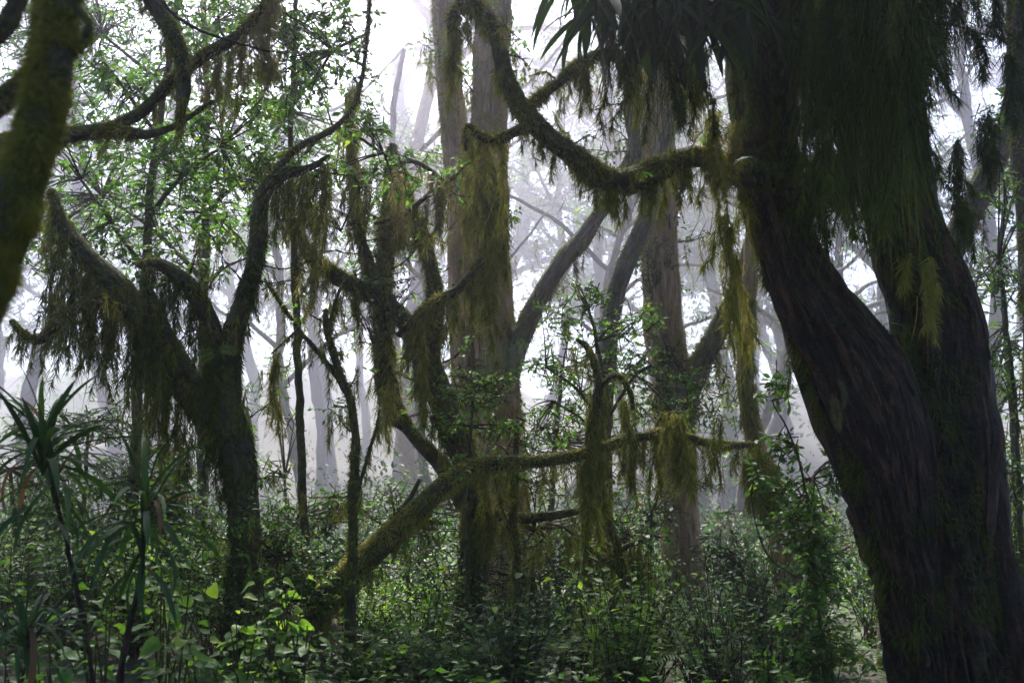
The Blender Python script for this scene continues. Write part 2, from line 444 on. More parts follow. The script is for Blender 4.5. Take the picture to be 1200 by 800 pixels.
class Tree:
    def __init__(s, name, label, cat, base, group=None, seed=None):
        s.o = np.array(base, float)
        s.root = bpy.data.objects.new(name, None); s.root.empty_display_size = 0.2
        s.root.location = s.o
        COL.objects.link(s.root)
        tag(s.root, label, cat, group)
        s.seed = int(rng.integers(1, 9999)) if seed is None else seed
        s.paths = {}
    def tube(s, part, pts, mat='bark_mossy', key=None, fuzz=0.0, flen=6.0, fdroop=0.5, ftone=0.5, lump=0.14, ridge=0.06, wob=0.25, flute=0, fmat='moss', label=None, slim=True, crack=0, even=False):
        C, R = spline(pts, (max(2.5, min(9, np.median([p[3] for p in pts]) * 0.5)) if not crack else 4.5) * (3.0 if pts[0][2] > 25 or max(p[3] for p in pts) < 2.5 else 1.0))
        rp = max(p[3] for p in pts)
        sides = int(np.clip(rp * 1.1, 8, 44)); sides += sides % 2
        if crack: sides = 110 if rp > 60 else 56
        if pts[0][2] > 25: sides = 8
        if rp < 2.5: sides = 6
        s.seed += 13
        if mat == 'bark_mossy' and slim: R = R * 0.82
        V, F, bk, C, T = tube_geo(C, R, sides, lump, ridge, s.seed, wob, flute, crack)
        o = link(part, mesh_of(part, V - s.o, F, M[mat], bk=bk, smooth=True), s.root)
        if label: o['label'] = label
        dm = float(np.median([p[2] for p in pts]))
        s.paths[key or part] = (C, R, dm)
        if fuzz:
            s.fuzz(key or part, fuzz, flen, fdroop, ftone, fmat, o, even)
        return o
    def fuzz(s, key, k, flen, droop, tone, mat, parent, even=False):
        C, R, dm = s.paths[key]
        u = U(dm)
        seg = np.linalg.norm(np.diff(C, axis=0), axis=1); w = seg * (R[1:] + R[:-1]) / 2
        area = 2 * math.pi * w.sum() / (u * u)
        n = int(area * 0.32 * k)
        if n < 5: return
        i = rng.choice(len(w), n, p=w / w.sum()); f = rng.random(n)[:, None]
        c = C[i] * (1 - f) + C[i + 1] * f; r = (R[i] * (1 - f[:, 0]) + R[i + 1] * f[:, 0])
        T = norm(C[i + 1] - C[i])
        q = norm(np.cross(T, rng.normal(size=(n, 3))))
        b = c + q * (r * 0.97)[:, None]
        clump = vnoise(b / (u * 26), s.seed)                       # uneven cover
        keep = rng.random(n) < (np.clip(0.88 + 0.4 * clump + 0.15 * q[:, 2], 0.35, 1) if even else np.clip(0.50 + 1.25 * clump + 0.32 * q[:, 2], 0.03, 1))
        b, q, clump, T = b[keep], q[keep], clump[keep], T[keep]; n = len(b)
        d = norm(q + rng.normal(size=(n, 3)) * 0.45 + np.array([0, 0, -0.25]))
        ln = u * flen * rng.uniform(0.35, 1.35, n) * (0.8 + 0.7 * clump)
        va = tone + 0.22 * clump + rng.normal(0, 0.13, n)
        G = Geo(); G.add(*strands(b, d, ln, u * rng.uniform(1.0, 2.0, n), droop, va, 1, 0.25))
        o = link('moss_cover', G.mesh('moss_cover', M[mat], s.o), parent); o['kind'] = 'stuff'
    def hang(s, key, t0, t1, n, Lpx, Rpx, tone=0.5, dens=1.0, mat='moss', bunch=6, parent=None, low=0.35, high=1.7):
        """bunches of hanging moss along the underside of a limb"""
        C, R, dm = s.paths[key]; u = U(dm)
        ts = np.sort(rng.uniform(t0, t1, n))
        small = Lpx < 32 or bunch >= 10
        i = np.clip((ts * (len(C) - 1)).astype(int), 0, len(C) - 1)
        a = C[i] + rng.normal(size=(n, 3)) * (R[i] * 0.45)[:, None]; a[:, 2] = C[i][:, 2] - R[i] * 0.45
        l = u * Lpx * np.clip(rng.gamma(3.2, 0.31, n), low, high)
        r = u * Rpx * rng.uniform(0.6, 1.3, n)
        if small:                                        # a fringe of short tufts
            G = Geo(); pendants(G, a, l, r, u, dens, tone)
            link('moss_fringe', G.mesh('moss_fringe', M[mat], s.o), s.root)['kind'] = 'stuff'
            return
        for k in range(n):                               # each long tuft a piece of its own
            G = Geo(); pendants(G, a[k:k + 1], l[k:k + 1], r[k:k + 1], u, dens, tone)
            link('hanging_moss', G.mesh('hanging_moss', M[mat], s.o), s.root)
    def pend(s, x, y, d, Lpx, Rpx, n=1, jx=4, tone=0.5, dens=1.0, mat='moss'):
        u = U(d)
        a = np.array([P(x + rng.normal(0, jx), y + rng.normal(0, jx * 0.4), d + rng.normal(0, jx) * u) for _ in range(n)])
        for k in range(n):
            G = Geo(); pendants(G, a[k:k + 1], [u * Lpx * rng.uniform(0.6, 1.1)], [u * Rpx * rng.uniform(0.75, 1.15)], u, dens, tone)
            link('hanging_moss', G.mesh('hanging_moss', M[mat], s.o), s.root)
    def crown(s, blobs, leafpx=9, nleaf=7, mat='leaf', var=(0.45, 0.2), twig=34, wr=0.45, roots=None, name='foliage', fine=False, upj=0.45, coarse=False):
        """leafy twigs filling several uneven masses; blobs are (x, y, d, rx, ry, twigs)"""
        GL, GT = Geo(), Geo()
        for (x, y, d, rx, ry, n) in blobs:
            u = U(d); c = P(x, y, d)
            q = norm(rng.normal(size=(n, 3))) * (rng.random(n) ** 0.45)[:, None]
            p = c + q * np.array([rx, (rx + ry) / 2, ry]) * u
            dr = norm(q * 0.8 + rng.normal(size=(n, 3)) * 0.6 + np.array([0, 0, 0.12]))
            l = u * twig * rng.uniform(0.6, 1.3, n)
            spray(GL, GT, p - dr * l[:, None] * 0.6, p + dr * l[:, None] * 0.4, u * 0.9, nleaf, u * leafpx, wr, var, fine=fine, upj=upj, coarse=coarse)
            m = max(2, n // 7)                                     # carrying branchlets
            if roots is not None:
                rr = np.array([P(*r) for r in roots])
                e = p[rng.choice(n, m)]
                st = rr[np.argmin(np.linalg.norm(rr[None] - e[:, None], axis=2), axis=1)]
            else:
                e = p[rng.choice(n, m)]; st = c - np.array([0, 0, ry * u]) + rng.normal(size=(m, 3)) * 0.02
                st = np.tile(st.mean(0), (m, 1))
            V, F, a, _ = twigs(st, e, u * 1.5, 0.10, 3 if coarse else 6); GT.add(V, F, a)
        o = link(name, GL.mesh(name, M[mat], s.o), s.root); o['kind'] = 'stuff'
        o = link('twigs', GT.mesh('twigs', M['twig'], s.o), s.root); o['kind'] = 'stuff'

def rand_branches(t, key, n, lpx, t0=0.1, t1=1.0, up=0.3, fringe=True, leafy=0, mat='leaf'):
    """thin crooked side branches with bare twiglets and a little moss"""
    C, R, dm = t.paths[key]; u = U(dm)
    for k in range(n):
        i = int(rng.uniform(t0, t1) * (len(C) - 1)); p = C[i].copy()
        az = rng.uniform(0, 6.28); d = norm(np.array([math.cos(az), 0.6 * math.sin(az), rng.normal(up, 0.45)]))
        L = u * lpx * rng.uniform(0.5, 1.4); m = 7; pts = [p]
        for q in range(m):
            d = norm(d + rng.normal(size=3) * 0.28 + np.array([0, 0, 0.04])); p = p + d * L / m; pts.append(p)
        pts = np.array(pts); r = u * np.linspace(2.2, 0.7, m)
        G = Geo()
        for q in range(m):
            V, F, a, _ = twigs(pts[q:q + 1], pts[q + 1:q + 2], r[q], 0.02, 2); G.add(V, F, a)
        w = rng.integers(1, m + 1, 7); e = pts[w] + norm(rng.normal(size=(7, 3)) + np.array([0, 0, .3])) * (L * rng.uniform(.12, .35, 7))[:, None]
        V, F, a, _ = twigs(pts[w], e, u * 0.8, 0.1); G.add(V, F, a)
        o = link('branch', G.mesh('branch', M['twig'], t.o), t.root)
        if fringe:
            H = Geo(); nn = 5; w = rng.uniform(0, m, nn); i0 = w.astype(int); f = (w - i0)[:, None]
            aa = pts[i0] * (1 - f) + pts[i0 + 1] * f
            pendants(H, aa, u * rng.gamma(2, 7, nn) + 4 * u, u * rng.uniform(1.5, 3.5, nn), u, 1.0, 0.6)
            b = rng.uniform(0, m, 150); i0 = b.astype(int); f = (b - i0)[:, None]
            bb = pts[i0] * (1 - f) + pts[i0 + 1] * f
            H.add(*strands(bb, norm(rng.normal(size=(150, 3))), u * rng.uniform(1.5, 4.5, 150), u * 1.2, 0.3, rng.normal(.5, .15, 150), 1))
            link('moss_fringe', H.mesh('moss_fringe', M['moss'], t.o), o)['kind'] = 'stuff'
        if leafy:
            GL, GT = Geo(), Geo(); w = rng.integers(2, m + 1, leafy)
            e = pts[w] + norm(rng.normal(size=(leafy, 3)) + np.array([0, 0, .2])) * (u * rng.uniform(14, 34, leafy))[:, None]
            spray(GL, GT, pts[w], e, u * 0.8, 7, u * 9.5, .45, (.5, .22))
            link('foliage', GL.mesh('foliage', M[mat], t.o), o)['kind'] = 'stuff'

def ground_base(x, d, y0=760):
    p = P(x, y0, d); return np.array([p[0], p[1], float(gz(p[0], p[1]))])

# ------------------------------------------------------------------ the ground
def ground():
    xs = np.concatenate([-np.geomspace(365, 12, 40), np.linspace(-11.6, 11.6, 70), np.geomspace(12, 365, 40)])
    ys = np.concatenate([np.linspace(-40, 4, 26)[:-1], np.linspace(4, 30, 80), np.geomspace(30.5, 480, 70)])
    X, Y = np.meshgrid(xs, ys)
    Z = gz(X, Y)
    V = np.stack([X, Y, Z], -1).reshape(-1, 3)
    nx = len(xs)
    i = (np.arange(len(ys) - 1)[:, None] * nx + np.arange(nx - 1)[None]).reshape(-1)
    F = np.stack([i, i + 1, i + nx + 1, i + nx], 1)
    m, nt, out = new_mat('forest soil')
    tc = nt.nodes.new('ShaderNodeTexCoord')
    n1 = nt.nodes.new('ShaderNodeTexNoise'); n1.inputs['Scale'].default_value = 3.5; n1.inputs['Detail'].default_value = 8; n1.inputs['Roughness'].default_value = 0.7
    nt.links.new(tc.outputs['Object'], n1.inputs['Vector'])
    r = ramp(nt, [(0.3, (0.016, 0.013, 0.008)), (0.5, (0.045, 0.036, 0.018)), (0.62, (0.040, 0.055, 0.016)), (0.8, (0.075, 0.085, 0.028))])
    nt.links.new(n1.outputs[0], r.inputs[0])
    p = nt.nodes.new('ShaderNodeBsdfPrincipled'); p.inputs['Roughness'].default_value = 0.95
    nt.links.new(r.outputs[0], p.inputs['Base Color'])
    b = nt.nodes.new('ShaderNodeBump'); b.inputs['Strength'].default_value = 1.0; b.inputs['Distance'].default_value = 0.06
    nt.links.new(n1.outputs[0], b.inputs['Height']); nt.links.new(b.outputs[0], p.inputs['Normal'])
    nt.links.new(p.outputs[0], out.inputs['Surface'])
    o = link('ground', mesh_of('ground', V, F, m, smooth=True))
    o['kind'] = 'structure'; o['label'] = 'dark forest floor of soil and leaf litter rising into a hillside behind'; o['category'] = 'ground'

ground()

def ground_y(x, d):
    """photo pixel row of the ground at column x and depth d"""
    lo, hi = 300.0, 2600.0
    for _ in range(30):
        mid = (lo + hi) / 2; p = P(x, mid, d)
        if p[2] > gz(p[0], p[1]): lo = mid
        else: hi = mid
    return lo

# ------------------------------------------------------------------ the big dark tree on the right
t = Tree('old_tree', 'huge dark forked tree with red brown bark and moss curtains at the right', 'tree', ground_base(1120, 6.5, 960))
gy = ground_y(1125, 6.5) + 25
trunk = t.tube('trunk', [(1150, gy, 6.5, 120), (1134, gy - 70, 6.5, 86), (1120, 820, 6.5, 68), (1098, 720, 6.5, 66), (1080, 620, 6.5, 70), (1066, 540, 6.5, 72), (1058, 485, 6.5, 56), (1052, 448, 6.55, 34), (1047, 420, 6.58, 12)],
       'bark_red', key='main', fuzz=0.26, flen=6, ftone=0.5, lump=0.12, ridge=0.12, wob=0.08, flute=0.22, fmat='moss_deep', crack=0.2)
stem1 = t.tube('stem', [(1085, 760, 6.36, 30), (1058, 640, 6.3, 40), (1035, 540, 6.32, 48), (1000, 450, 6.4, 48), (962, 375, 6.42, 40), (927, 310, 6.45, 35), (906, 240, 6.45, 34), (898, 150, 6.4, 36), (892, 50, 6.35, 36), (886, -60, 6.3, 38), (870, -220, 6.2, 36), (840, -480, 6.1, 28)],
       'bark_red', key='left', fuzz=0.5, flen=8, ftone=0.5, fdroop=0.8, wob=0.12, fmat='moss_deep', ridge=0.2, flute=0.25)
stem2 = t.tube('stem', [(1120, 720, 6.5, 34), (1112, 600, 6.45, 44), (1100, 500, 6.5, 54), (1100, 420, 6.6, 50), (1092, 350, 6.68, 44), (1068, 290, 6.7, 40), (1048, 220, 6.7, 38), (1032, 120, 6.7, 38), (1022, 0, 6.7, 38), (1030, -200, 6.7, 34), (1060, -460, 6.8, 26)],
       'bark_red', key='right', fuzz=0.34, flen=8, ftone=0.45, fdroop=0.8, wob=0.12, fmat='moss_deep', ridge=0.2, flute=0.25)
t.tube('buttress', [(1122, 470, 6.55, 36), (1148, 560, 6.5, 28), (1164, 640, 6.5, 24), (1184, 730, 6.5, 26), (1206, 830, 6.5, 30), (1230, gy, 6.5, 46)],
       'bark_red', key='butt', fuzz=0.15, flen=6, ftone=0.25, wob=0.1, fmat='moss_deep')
t.tube('limb', [(905, 235, 6.4, 40), (950, 212, 6.45, 36), (1000, 205, 6.55, 34), (1040, 215, 6.65, 32)], 'bark_mossy', key='bridge', fuzz=0.4, flen=9, ftone=0.3, fdroop=0.8, fmat='moss_deep')
t.tube('limb', [(905, 215, 6.4, 26), (880, 211, 6.35, 19), (850, 194, 6.3, 16), (812, 184, 6.25, 15), (775, 196, 6.2, 17), (738, 212, 6.2, 19), (705, 208, 6.2, 18), (672, 182, 6.2, 16), (640, 158, 6.2, 15), (612, 130, 6.2, 13), (594, 92, 6.2, 12), (582, 50, 6.2, 11), (567, 16, 6.2, 11), (548, 4, 6.2, 11), (533, 22, 6.2, 8), (527, 48, 6.2, 5)],
       'bark_mossy', key='curl', fuzz=1.1, flen=8, ftone=0.42, fdroop=0.5, lump=0.22, label='long S-shaped mossy limb reaching left')
t.tube('limb', [(611, 133, 6.2, 8), (632, 114, 6.3, 8), (655, 96, 6.4, 8), (680, 74, 6.5, 8), (712, 64, 6.55, 8), (740, 76, 6.6, 6), (752, 98, 6.6, 3)], 'bark_mossy', key='fork', fuzz=1.1, flen=7, ftone=0.5, lump=0.2)
t.tube('limb', [(622, 148, 6.2, 8), (604, 154, 6.2, 8), (582, 164, 6.2, 7), (562, 158, 6.2, 6), (549, 148, 6.2, 5), (546, 176, 6.2, 4)], 'bark_mossy', key='spur', fuzz=1.2, flen=8, ftone=0.55)
# overhead limbs that carry the moss curtains, above the frame
t.tube('limb', [(893, -40, 6.35, 34), (960, -70, 6.1, 30), (1040, -85, 5.9, 28), (1120, -90, 5.7, 24), (1220, -120, 5.5, 18)], 'bark_mossy', key='over1', fuzz=0.3, flen=9, fmat='moss_deep')
t.tube('limb', [(890, -60, 6.3, 30), (830, -80, 6.0, 26), (770, -70, 5.8, 22), (710, -60, 5.7, 16), (650, -80, 5.6, 9)], 'bark_mossy', key='over2', fuzz=0.3, flen=9, fmat='moss_deep')
t.tube('limb', [(1030, -60, 6.7, 30), (1100, -90, 6.8, 26), (1190, -80, 7.0, 20), (1290, -100, 7.2, 12)], 'bark_mossy', key='over3')
# curtains
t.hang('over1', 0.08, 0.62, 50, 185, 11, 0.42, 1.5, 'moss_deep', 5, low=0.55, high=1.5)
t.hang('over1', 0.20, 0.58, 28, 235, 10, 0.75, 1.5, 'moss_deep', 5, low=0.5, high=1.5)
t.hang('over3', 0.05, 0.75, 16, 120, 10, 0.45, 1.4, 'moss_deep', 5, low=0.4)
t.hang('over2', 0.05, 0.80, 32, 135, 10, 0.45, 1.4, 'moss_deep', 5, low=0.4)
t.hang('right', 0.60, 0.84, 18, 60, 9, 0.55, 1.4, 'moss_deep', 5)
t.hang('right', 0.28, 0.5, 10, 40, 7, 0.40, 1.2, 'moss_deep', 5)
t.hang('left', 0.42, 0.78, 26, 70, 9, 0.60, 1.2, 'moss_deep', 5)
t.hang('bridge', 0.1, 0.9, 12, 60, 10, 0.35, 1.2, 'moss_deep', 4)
t.hang('curl', 0.02, 0.20, 12, 60, 9, 0.55, 1.2, 'moss', 4)
t.hang('curl', 0.20, 0.48, 30, 30, 8, 0.45, 1.2, 'moss', 5)
t.hang('curl', 0.48, 0.90, 26, 22, 6, 0.45, 1.2, 'moss', 5)
t.hang('curl', 0.88, 1.0, 10, 55, 10, 0.62, 1.3, 'moss', 4, low=0.5)
t.hang('fork', 0.35, 1.0, 16, 42, 7, 0.6, 1.2, 'moss', 4)
t.hang('spur', 0.3, 1.0, 7, 62, 6, 0.75, 1.3, 'moss', 4)
for (x, y, L, R, tn) in [(852, 285, 130, 7, .8), (858, 300, 120, 6, .7), (846, 250, 80, 12, .6), (838, 125, 95, 13, .85), (858, 140, 90, 10, .7), (1085, 300, 85, 9, .8), (1060, 300, 40, 8, .6),
                         (700, 5, 40, 9, .5), (760, 20, 60, 10, .5), (815, 60, 80, 14, .75), (1180, 60, 90, 16, .5), (1150, 130, 100, 12, .4), (1120, 160, 120, 12, .4), (1130, 240, 60, 9, .4)]:
    t.pend(x, y, 6.2, L, R, 3, 5, tn, 1.3, 'moss' if tn > .55 else 'moss_deep')

def on_tube(t, key, s, ang):
    """point on the surface of a stem facing the camera side, with outward normal and tangent"""
    C, R, dm = t.paths[key]; i = int(s * (len(C) - 2)); T = norm(C[i + 1] - C[i])
    f = norm(np.cross(T, np.cross(-C[i] + CAM, T))); sd = np.cross(T, f)
    n = f * math.cos(ang) + sd * math.sin(ang)
    return C[i], R[i], n, T, f, sd

def surf(c, nn, r):
    """radius factor of the fluted trunk in direction nn at c"""
    q = SURF - c; al = q @ nn; off = np.linalg.norm(q - al[:, None] * nn, axis=1) + (al < 0) * 9
    return al[np.argmin(off)] / r
def bark_strips(t, key, n, s0, s1, parent, mat):
    """long peeling plates of bark, each a piece of its own lying on the stem"""
    C, R, dm = t.paths[key]
    for k in range(n):
        sa = rng.uniform(s0, s1); ang = rng.uniform(-1.3, 1.3); ln = rng.uniform(0.10, 0.26); w = rng.uniform(0.025, 0.07)
        rows = []
        m = 9
        for q in range(m):
            c, r, nn, T, f, sd = on_tube(t, key, min(0.99, sa + ln * q / (m - 1)), ang)
            ww = w * (0.35 + 0.65 * math.sin(math.pi * (q + 0.6) / m)) * rng.uniform(0.7, 1.25)
            row = []
            lift = surf(c, nn, r) + 0.02 + 0.05 * (abs(q - 4) / 4) ** 3
            for a in (-1, -.33, .33, 1):
                th = ang + a * ww + 0.06 * math.sin(q * 0.7 + k)
                row.append(c + (f * math.cos(th) + sd * math.sin(th)) * r * (lift + 0.015 * (1 - abs(a))))
            for a in (1, -1):
                th = ang + a * ww
                row.append(c + (f * math.cos(th) + sd * math.sin(th)) * r * (lift - 0.12))
            rows.append(row)
        V = np.array(rows).reshape(-1, 3); F = []
        for q in range(m - 1):
            for j in range(6):
                F.append([q * 6 + j, q * 6 + (j + 1) % 6, (q + 1) * 6 + (j + 1) % 6, (q + 1) * 6 + j])
        F += [[0, 1, 4, 5], [1, 2, 3, 4], [(m - 1) * 6 + 5, (m - 1) * 6 + 4, (m - 1) * 6 + 1, (m - 1) * 6], [(m - 1) * 6 + 4, (m - 1) * 6 + 3, (m - 1) * 6 + 2, (m - 1) * 6 + 1]]
        link('bark_plate', mesh_of('bark_plate', V - t.o, np.array(F), M[mat], bk=(V - t.o) * np.array([1, 1, 1]) + k, smooth=True), parent)
for part, key, nn, a0, a1 in ((trunk, 'main', 26, 0.10, 0.6), (stem1, 'left', 26, 0.0, 0.36), (stem2, 'right', 18, 0.0, 0.3)):
    SURF = np.array([v.co[:] for v in part.data.vertices]) + t.o
    bark_strips(t, key, nn, a0, a1, part, 'bark_red')
# crown added over the big tree, out of frame, to shade the near air
BIG = t
def shade_crown(t, blobs, leaf, nleaf, mat, twig, name='crown', seed_roots=()):
    """out-of-view crown added for its shade, in metres: (x, y, z, rx, ry, rz, twigs)"""
    GL, GT = Geo(), Geo()
    rr = np.array(seed_roots)
    for (x, y, z, rx, ry, rz, n) in blobs:
        q = norm(rng.normal(size=(n, 3))) * (rng.random(n) ** 0.4)[:, None]
        p = np.array([x, y, z]) + q * np.array([rx, ry, rz])
        dr = norm(q * 0.6 + rng.normal(size=(n, 3)) * 0.6)
        l = twig * rng.uniform(0.6, 1.3, n)
        spray(GL, GT, p - dr * l[:, None] * 0.6, p + dr * l[:, None] * 0.4, 0.012, nleaf, leaf, 0.5, (.45, .2), coarse=True)
        m = max(3, n // 10); e = p[rng.choice(n, m)]
        st = rr[np.argmin(np.linalg.norm(rr[None] - e[:, None], axis=2), axis=1)]
        V, F, a, _ = twigs(st, e, 0.04, 0.08, 6); GT.add(V, F, a)
    link(name, GL.mesh(name, M[mat], t.o), t.root)['kind'] = 'stuff'
    link('twigs', GT.mesh('twigs', M['twig'], t.o), t.root)['kind'] = 'stuff'
shade_crown(t, [(2.2, 5.5, 7.6, 3.2, 3.0, 1.3, 340), (5.2, 4.0, 7.8, 2.8, 3.0, 1.5, 300), (2.6, 2.6, 7.4, 3.4, 1.8, 1.2, 240), (4.4, 8.6, 8.4, 2.6, 2.2, 1.5, 170), (7.8, 6.0, 5.4, 1.6, 2.8, 2.6, 130)],
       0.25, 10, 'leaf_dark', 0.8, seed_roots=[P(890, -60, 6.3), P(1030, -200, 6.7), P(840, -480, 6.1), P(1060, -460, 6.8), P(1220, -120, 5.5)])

for kk, nn in (('curl', 9), ('left', 6), ('fork', 4)): rand_branches(t, kk, nn, 60, 0.2, 1.0, 0.1, True, 2)
rand_branches(t, 'left', 8, 80, 0.26, 0.5, 0.8, True, 5, 'leaf_dark')
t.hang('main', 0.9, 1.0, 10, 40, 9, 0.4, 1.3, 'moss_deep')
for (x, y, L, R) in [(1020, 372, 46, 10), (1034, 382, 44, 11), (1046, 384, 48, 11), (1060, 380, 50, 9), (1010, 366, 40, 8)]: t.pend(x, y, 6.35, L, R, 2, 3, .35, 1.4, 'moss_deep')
rand_branches(t, 'over1', 8, 110, 0.1, 0.7, -0.9, True, 7, 'leaf_dark')
rand_branches(t, 'over3', 6, 110, 0.1, 0.8, -0.8, True, 7, 'leaf')
rand_branches(t, 'right', 6, 60, 0.36, 0.6, 0.4, True, 3, 'leaf_dark')
t.hang('left', 0.1, 0.45, 16, 34, 5, 0.6, 1.1, 'moss_deep', 5)
t.hang('right', 0.1, 0.3, 10, 34, 5, 0.6, 1.1, 'moss_deep', 5)
rand_branches(t, 'left', 5, 50, 0.05, 0.3, 0.2, True, 3)

# ------------------------------------------------------------------ blurred mossy stem close to the camera, left
t = Tree('mossy_tree', 'thick moss-covered stem slanting down the left edge, close and out of focus', 'tree', ground_base(-150, 2.3, 1400))
gy = ground_y(-150, 2.3) + 20
t.tube('trunk', [(-160, gy, 2.4, 46), (-140, 900, 2.4, 36), (-105, 640, 2.35, 30), (-60, 470, 2.3, 27), (-28, 380, 2.3, 27), (0, 300, 2.3, 29), (28, 220, 2.3, 29), (46, 140, 2.32, 27), (60, 60, 2.35, 26), (72, -10, 2.4, 26), (88, -120, 2.45, 24), (112, -300, 2.5, 20)],
       'bark_mossy', key='m', fuzz=2.2, flen=11, ftone=0.6, fdroop=0.45, lump=0.34, even=True)
t.tube('limb', [(84, 66, 2.36, 5), (100, 48, 2.36, 7), (104, 30, 2.36, 6), (95, 14, 2.37, 6), (80, 6, 2.38, 5)], 'bark_mossy', key='loop', fuzz=0.9, flen=6)
t.tube('limb', [(-40, 150, 2.9, 20), (10, 112, 2.9, 17), (40, 84, 2.9, 14), (56, 40, 2.9, 12), (66, -30, 2.9, 10)], 'bark_mossy', key='b', fuzz=1.3, flen=8, ftone=0.55)
t.tube('limb', [(-30, 60, 2.7, 16), (5, 30, 2.7, 14), (22, 0, 2.7, 13), (34, -40, 2.7, 12)], 'bark_mossy', key='c', fuzz=1.2, flen=8, ftone=0.35)
shade_crown(t, [(-1.3, 2.0, 4.6, 1.6, 1.8, 0.8, 90)], 0.12, 9, 'leaf_dark', 0.5, seed_roots=[P(120, -300, 2.5), P(110, -200, 2.5)])  # unseen crown added overhead to shade the air by the camera

# ------------------------------------------------------------------ boughs reaching in at the upper left
t = Tree('bough_tree', 'tree beyond the left edge reaching crooked mossy boughs across the upper left', 'tree', ground_base(-190, 6, 900))
gy = ground_y(-190, 6.0) + 20
t.tube('trunk', [(-190, gy, 6, 70), (-200, 700, 6, 52), (-210, 450, 6, 46), (-200, 230, 6, 42), (-170, 40, 6, 36), (-120, -150, 6, 28), (-60, -330, 6, 18)], 'bark_mossy', key='m', fuzz=0.0)
t.tube('bough', [(-195, 250, 6, 24), (-110, 205, 5.9, 20), (-40, 178, 5.8, 16), (20, 164, 5.7, 12), (85, 157, 5.6, 12), (130, 152, 5.6, 10), (168, 158, 5.5, 7), (196, 152, 5.5, 5), (222, 136, 5.5, 4), (250, 118, 5.5, 2.5)], 'bark_mossy', key='a', fuzz=1.2, flen=6, ftone=0.55)
t.tube('bough', [(105, 158, 5.6, 9), (140, 146, 5.6, 9), (172, 126, 5.6, 9), (200, 98, 5.6, 9), (230, 72, 5.6, 9), (258, 55, 5.6, 9), (290, 34, 5.6, 8), (318, -6, 5.6, 6), (350, -50, 5.6, 4)], 'bark_mossy', key='b', fuzz=1.2, flen=6, ftone=0.6)
t.tube('bough', [(-60, -320, 6, 14), (60, -190, 5.6, 13), (140, -70, 5.4, 12), (172, -8, 5.4, 11), (196, 28, 5.4, 11), (213, 66, 5.4, 10), (217, 104, 5.4, 9), (212, 136, 5.4, 7), (211, 152, 5.4, 3)], 'bark_mossy', key='c', fuzz=1.2, flen=7, ftone=0.42)
t.tube('branch', [(175, -30, 5.2, 2.6), (196, 10, 5.2, 2.2), (230, 34, 5.2, 1.9), (270, 48, 5.2, 1.6), (316, 61, 5.2, 1.1)], 'bark_red', key='d', wob=0.6)
t.hang('a', 0.30, 0.62, 22, 22, 6, 0.55, 1.2, 'moss', 4)
t.hang('a', 0.34, 0.48, 9, 80, 9, 0.35, 0.9, 'moss', 3)
t.hang('b', 0.50, 0.86, 22, 62, 7, 0.65, 1.4, 'moss_straw', 4, low=0.5)
t.hang('b', 0.05, 0.5, 12, 16, 6, 0.6, 1.2, 'moss', 4)
t.hang('c', 0.55, 1.0, 14, 22, 6, 0.5, 1.2, 'moss', 4)
t.pend(314, 66, 5.6, 42, 8, 4, 6, .65, 1.2, 'moss_straw')
shade_crown(t, [(-3.6, 5.6, 7.0, 2.6, 2.6, 1.2, 260), (-1.6, 4.2, 7.2, 2.4, 2.2, 1.0, 180), (-6.2, 4.0, 6.4, 2.4, 3.2, 1.8, 170), (-1.6, 8.0, 8.0, 2.2, 1.8, 1.0, 110), (-7.6, 5.0, 3.4, 1.4, 4.0, 2.4, 150)], 0.25, 10, 'leaf_dark', 0.8, seed_roots=[P(60, -190, 5.6), P(-60, -320, 6), P(-170, 40, 6), P(-210, 350, 6)])  # unseen crown and side foliage added to block sky light at the left

# ------------------------------------------------------------------ the shaggy tree left of centre
t = Tree('shaggy_tree', 'crooked dark tree with limbs draped in shaggy green moss, left of centre', 'tree', ground_base(280, 8.2, 820))
gy = ground_y(278, 8.2) + 20
t.tube('trunk', [(276, gy, 8.2, 48), (281, 780, 8.2, 30), (285, 700, 8.2, 23), (286, 620, 8.2, 22), (282, 560, 8.2, 24), (270, 505, 8.2, 28), (258, 470, 8.2, 24)], 'bark_mossy', key='m', fuzz=0.5, flen=6, fdroop=0.9, ftone=0.3, lump=0.16, fmat='moss_deep')
t.tube('limb', [(268, 515, 8.2, 30), (238, 478, 8.15, 25), (212, 440, 8.1, 23), (186, 396, 8.0, 22), (150, 352, 7.9, 21), (118, 318, 7.8, 17), (90, 288, 7.7, 13), (68, 258, 7.6, 10), (58, 225, 7.6, 7)], 'bark_mossy', key='left', fuzz=0.9, flen=7, fdroop=0.7, ftone=0.42, lump=0.3)
t.tube('limb', [(262, 500, 8.2, 24), (266, 440, 8.2, 19), (274, 390, 8.2, 16), (288, 345, 8.2, 14), (299, 295, 8.2, 13), (304, 250, 8.2, 12), (312, 222, 8.2, 11), (332, 205, 8.2, 9), (362, 198, 8.2, 5), (385, 182, 8.2, 2)], 'bark_mossy', key='up', fuzz=0.7, flen=6, fdroop=0.9, ftone=0.35, lump=0.22, fmat='moss_deep')
t.tube('limb', [(256, 460, 8.2, 18), (250, 400, 8.15, 14), (240, 366, 8.1, 13), (222, 336, 8.05, 12), (198, 316, 8.0, 10), (178, 308, 8.0, 7), (160, 312, 8.0, 4)], 'bark_mossy', key='arch', fuzz=0.9, flen=8, ftone=0.45)
t.tube('branch', [(238, 452, 8, 7), (216, 424, 7.95, 7), (196, 386, 7.9, 6), (182, 352, 7.9, 4), (172, 330, 7.9, 3)], 'bark_mossy', key='thin', fuzz=1.0, flen=6, ftone=0.6)
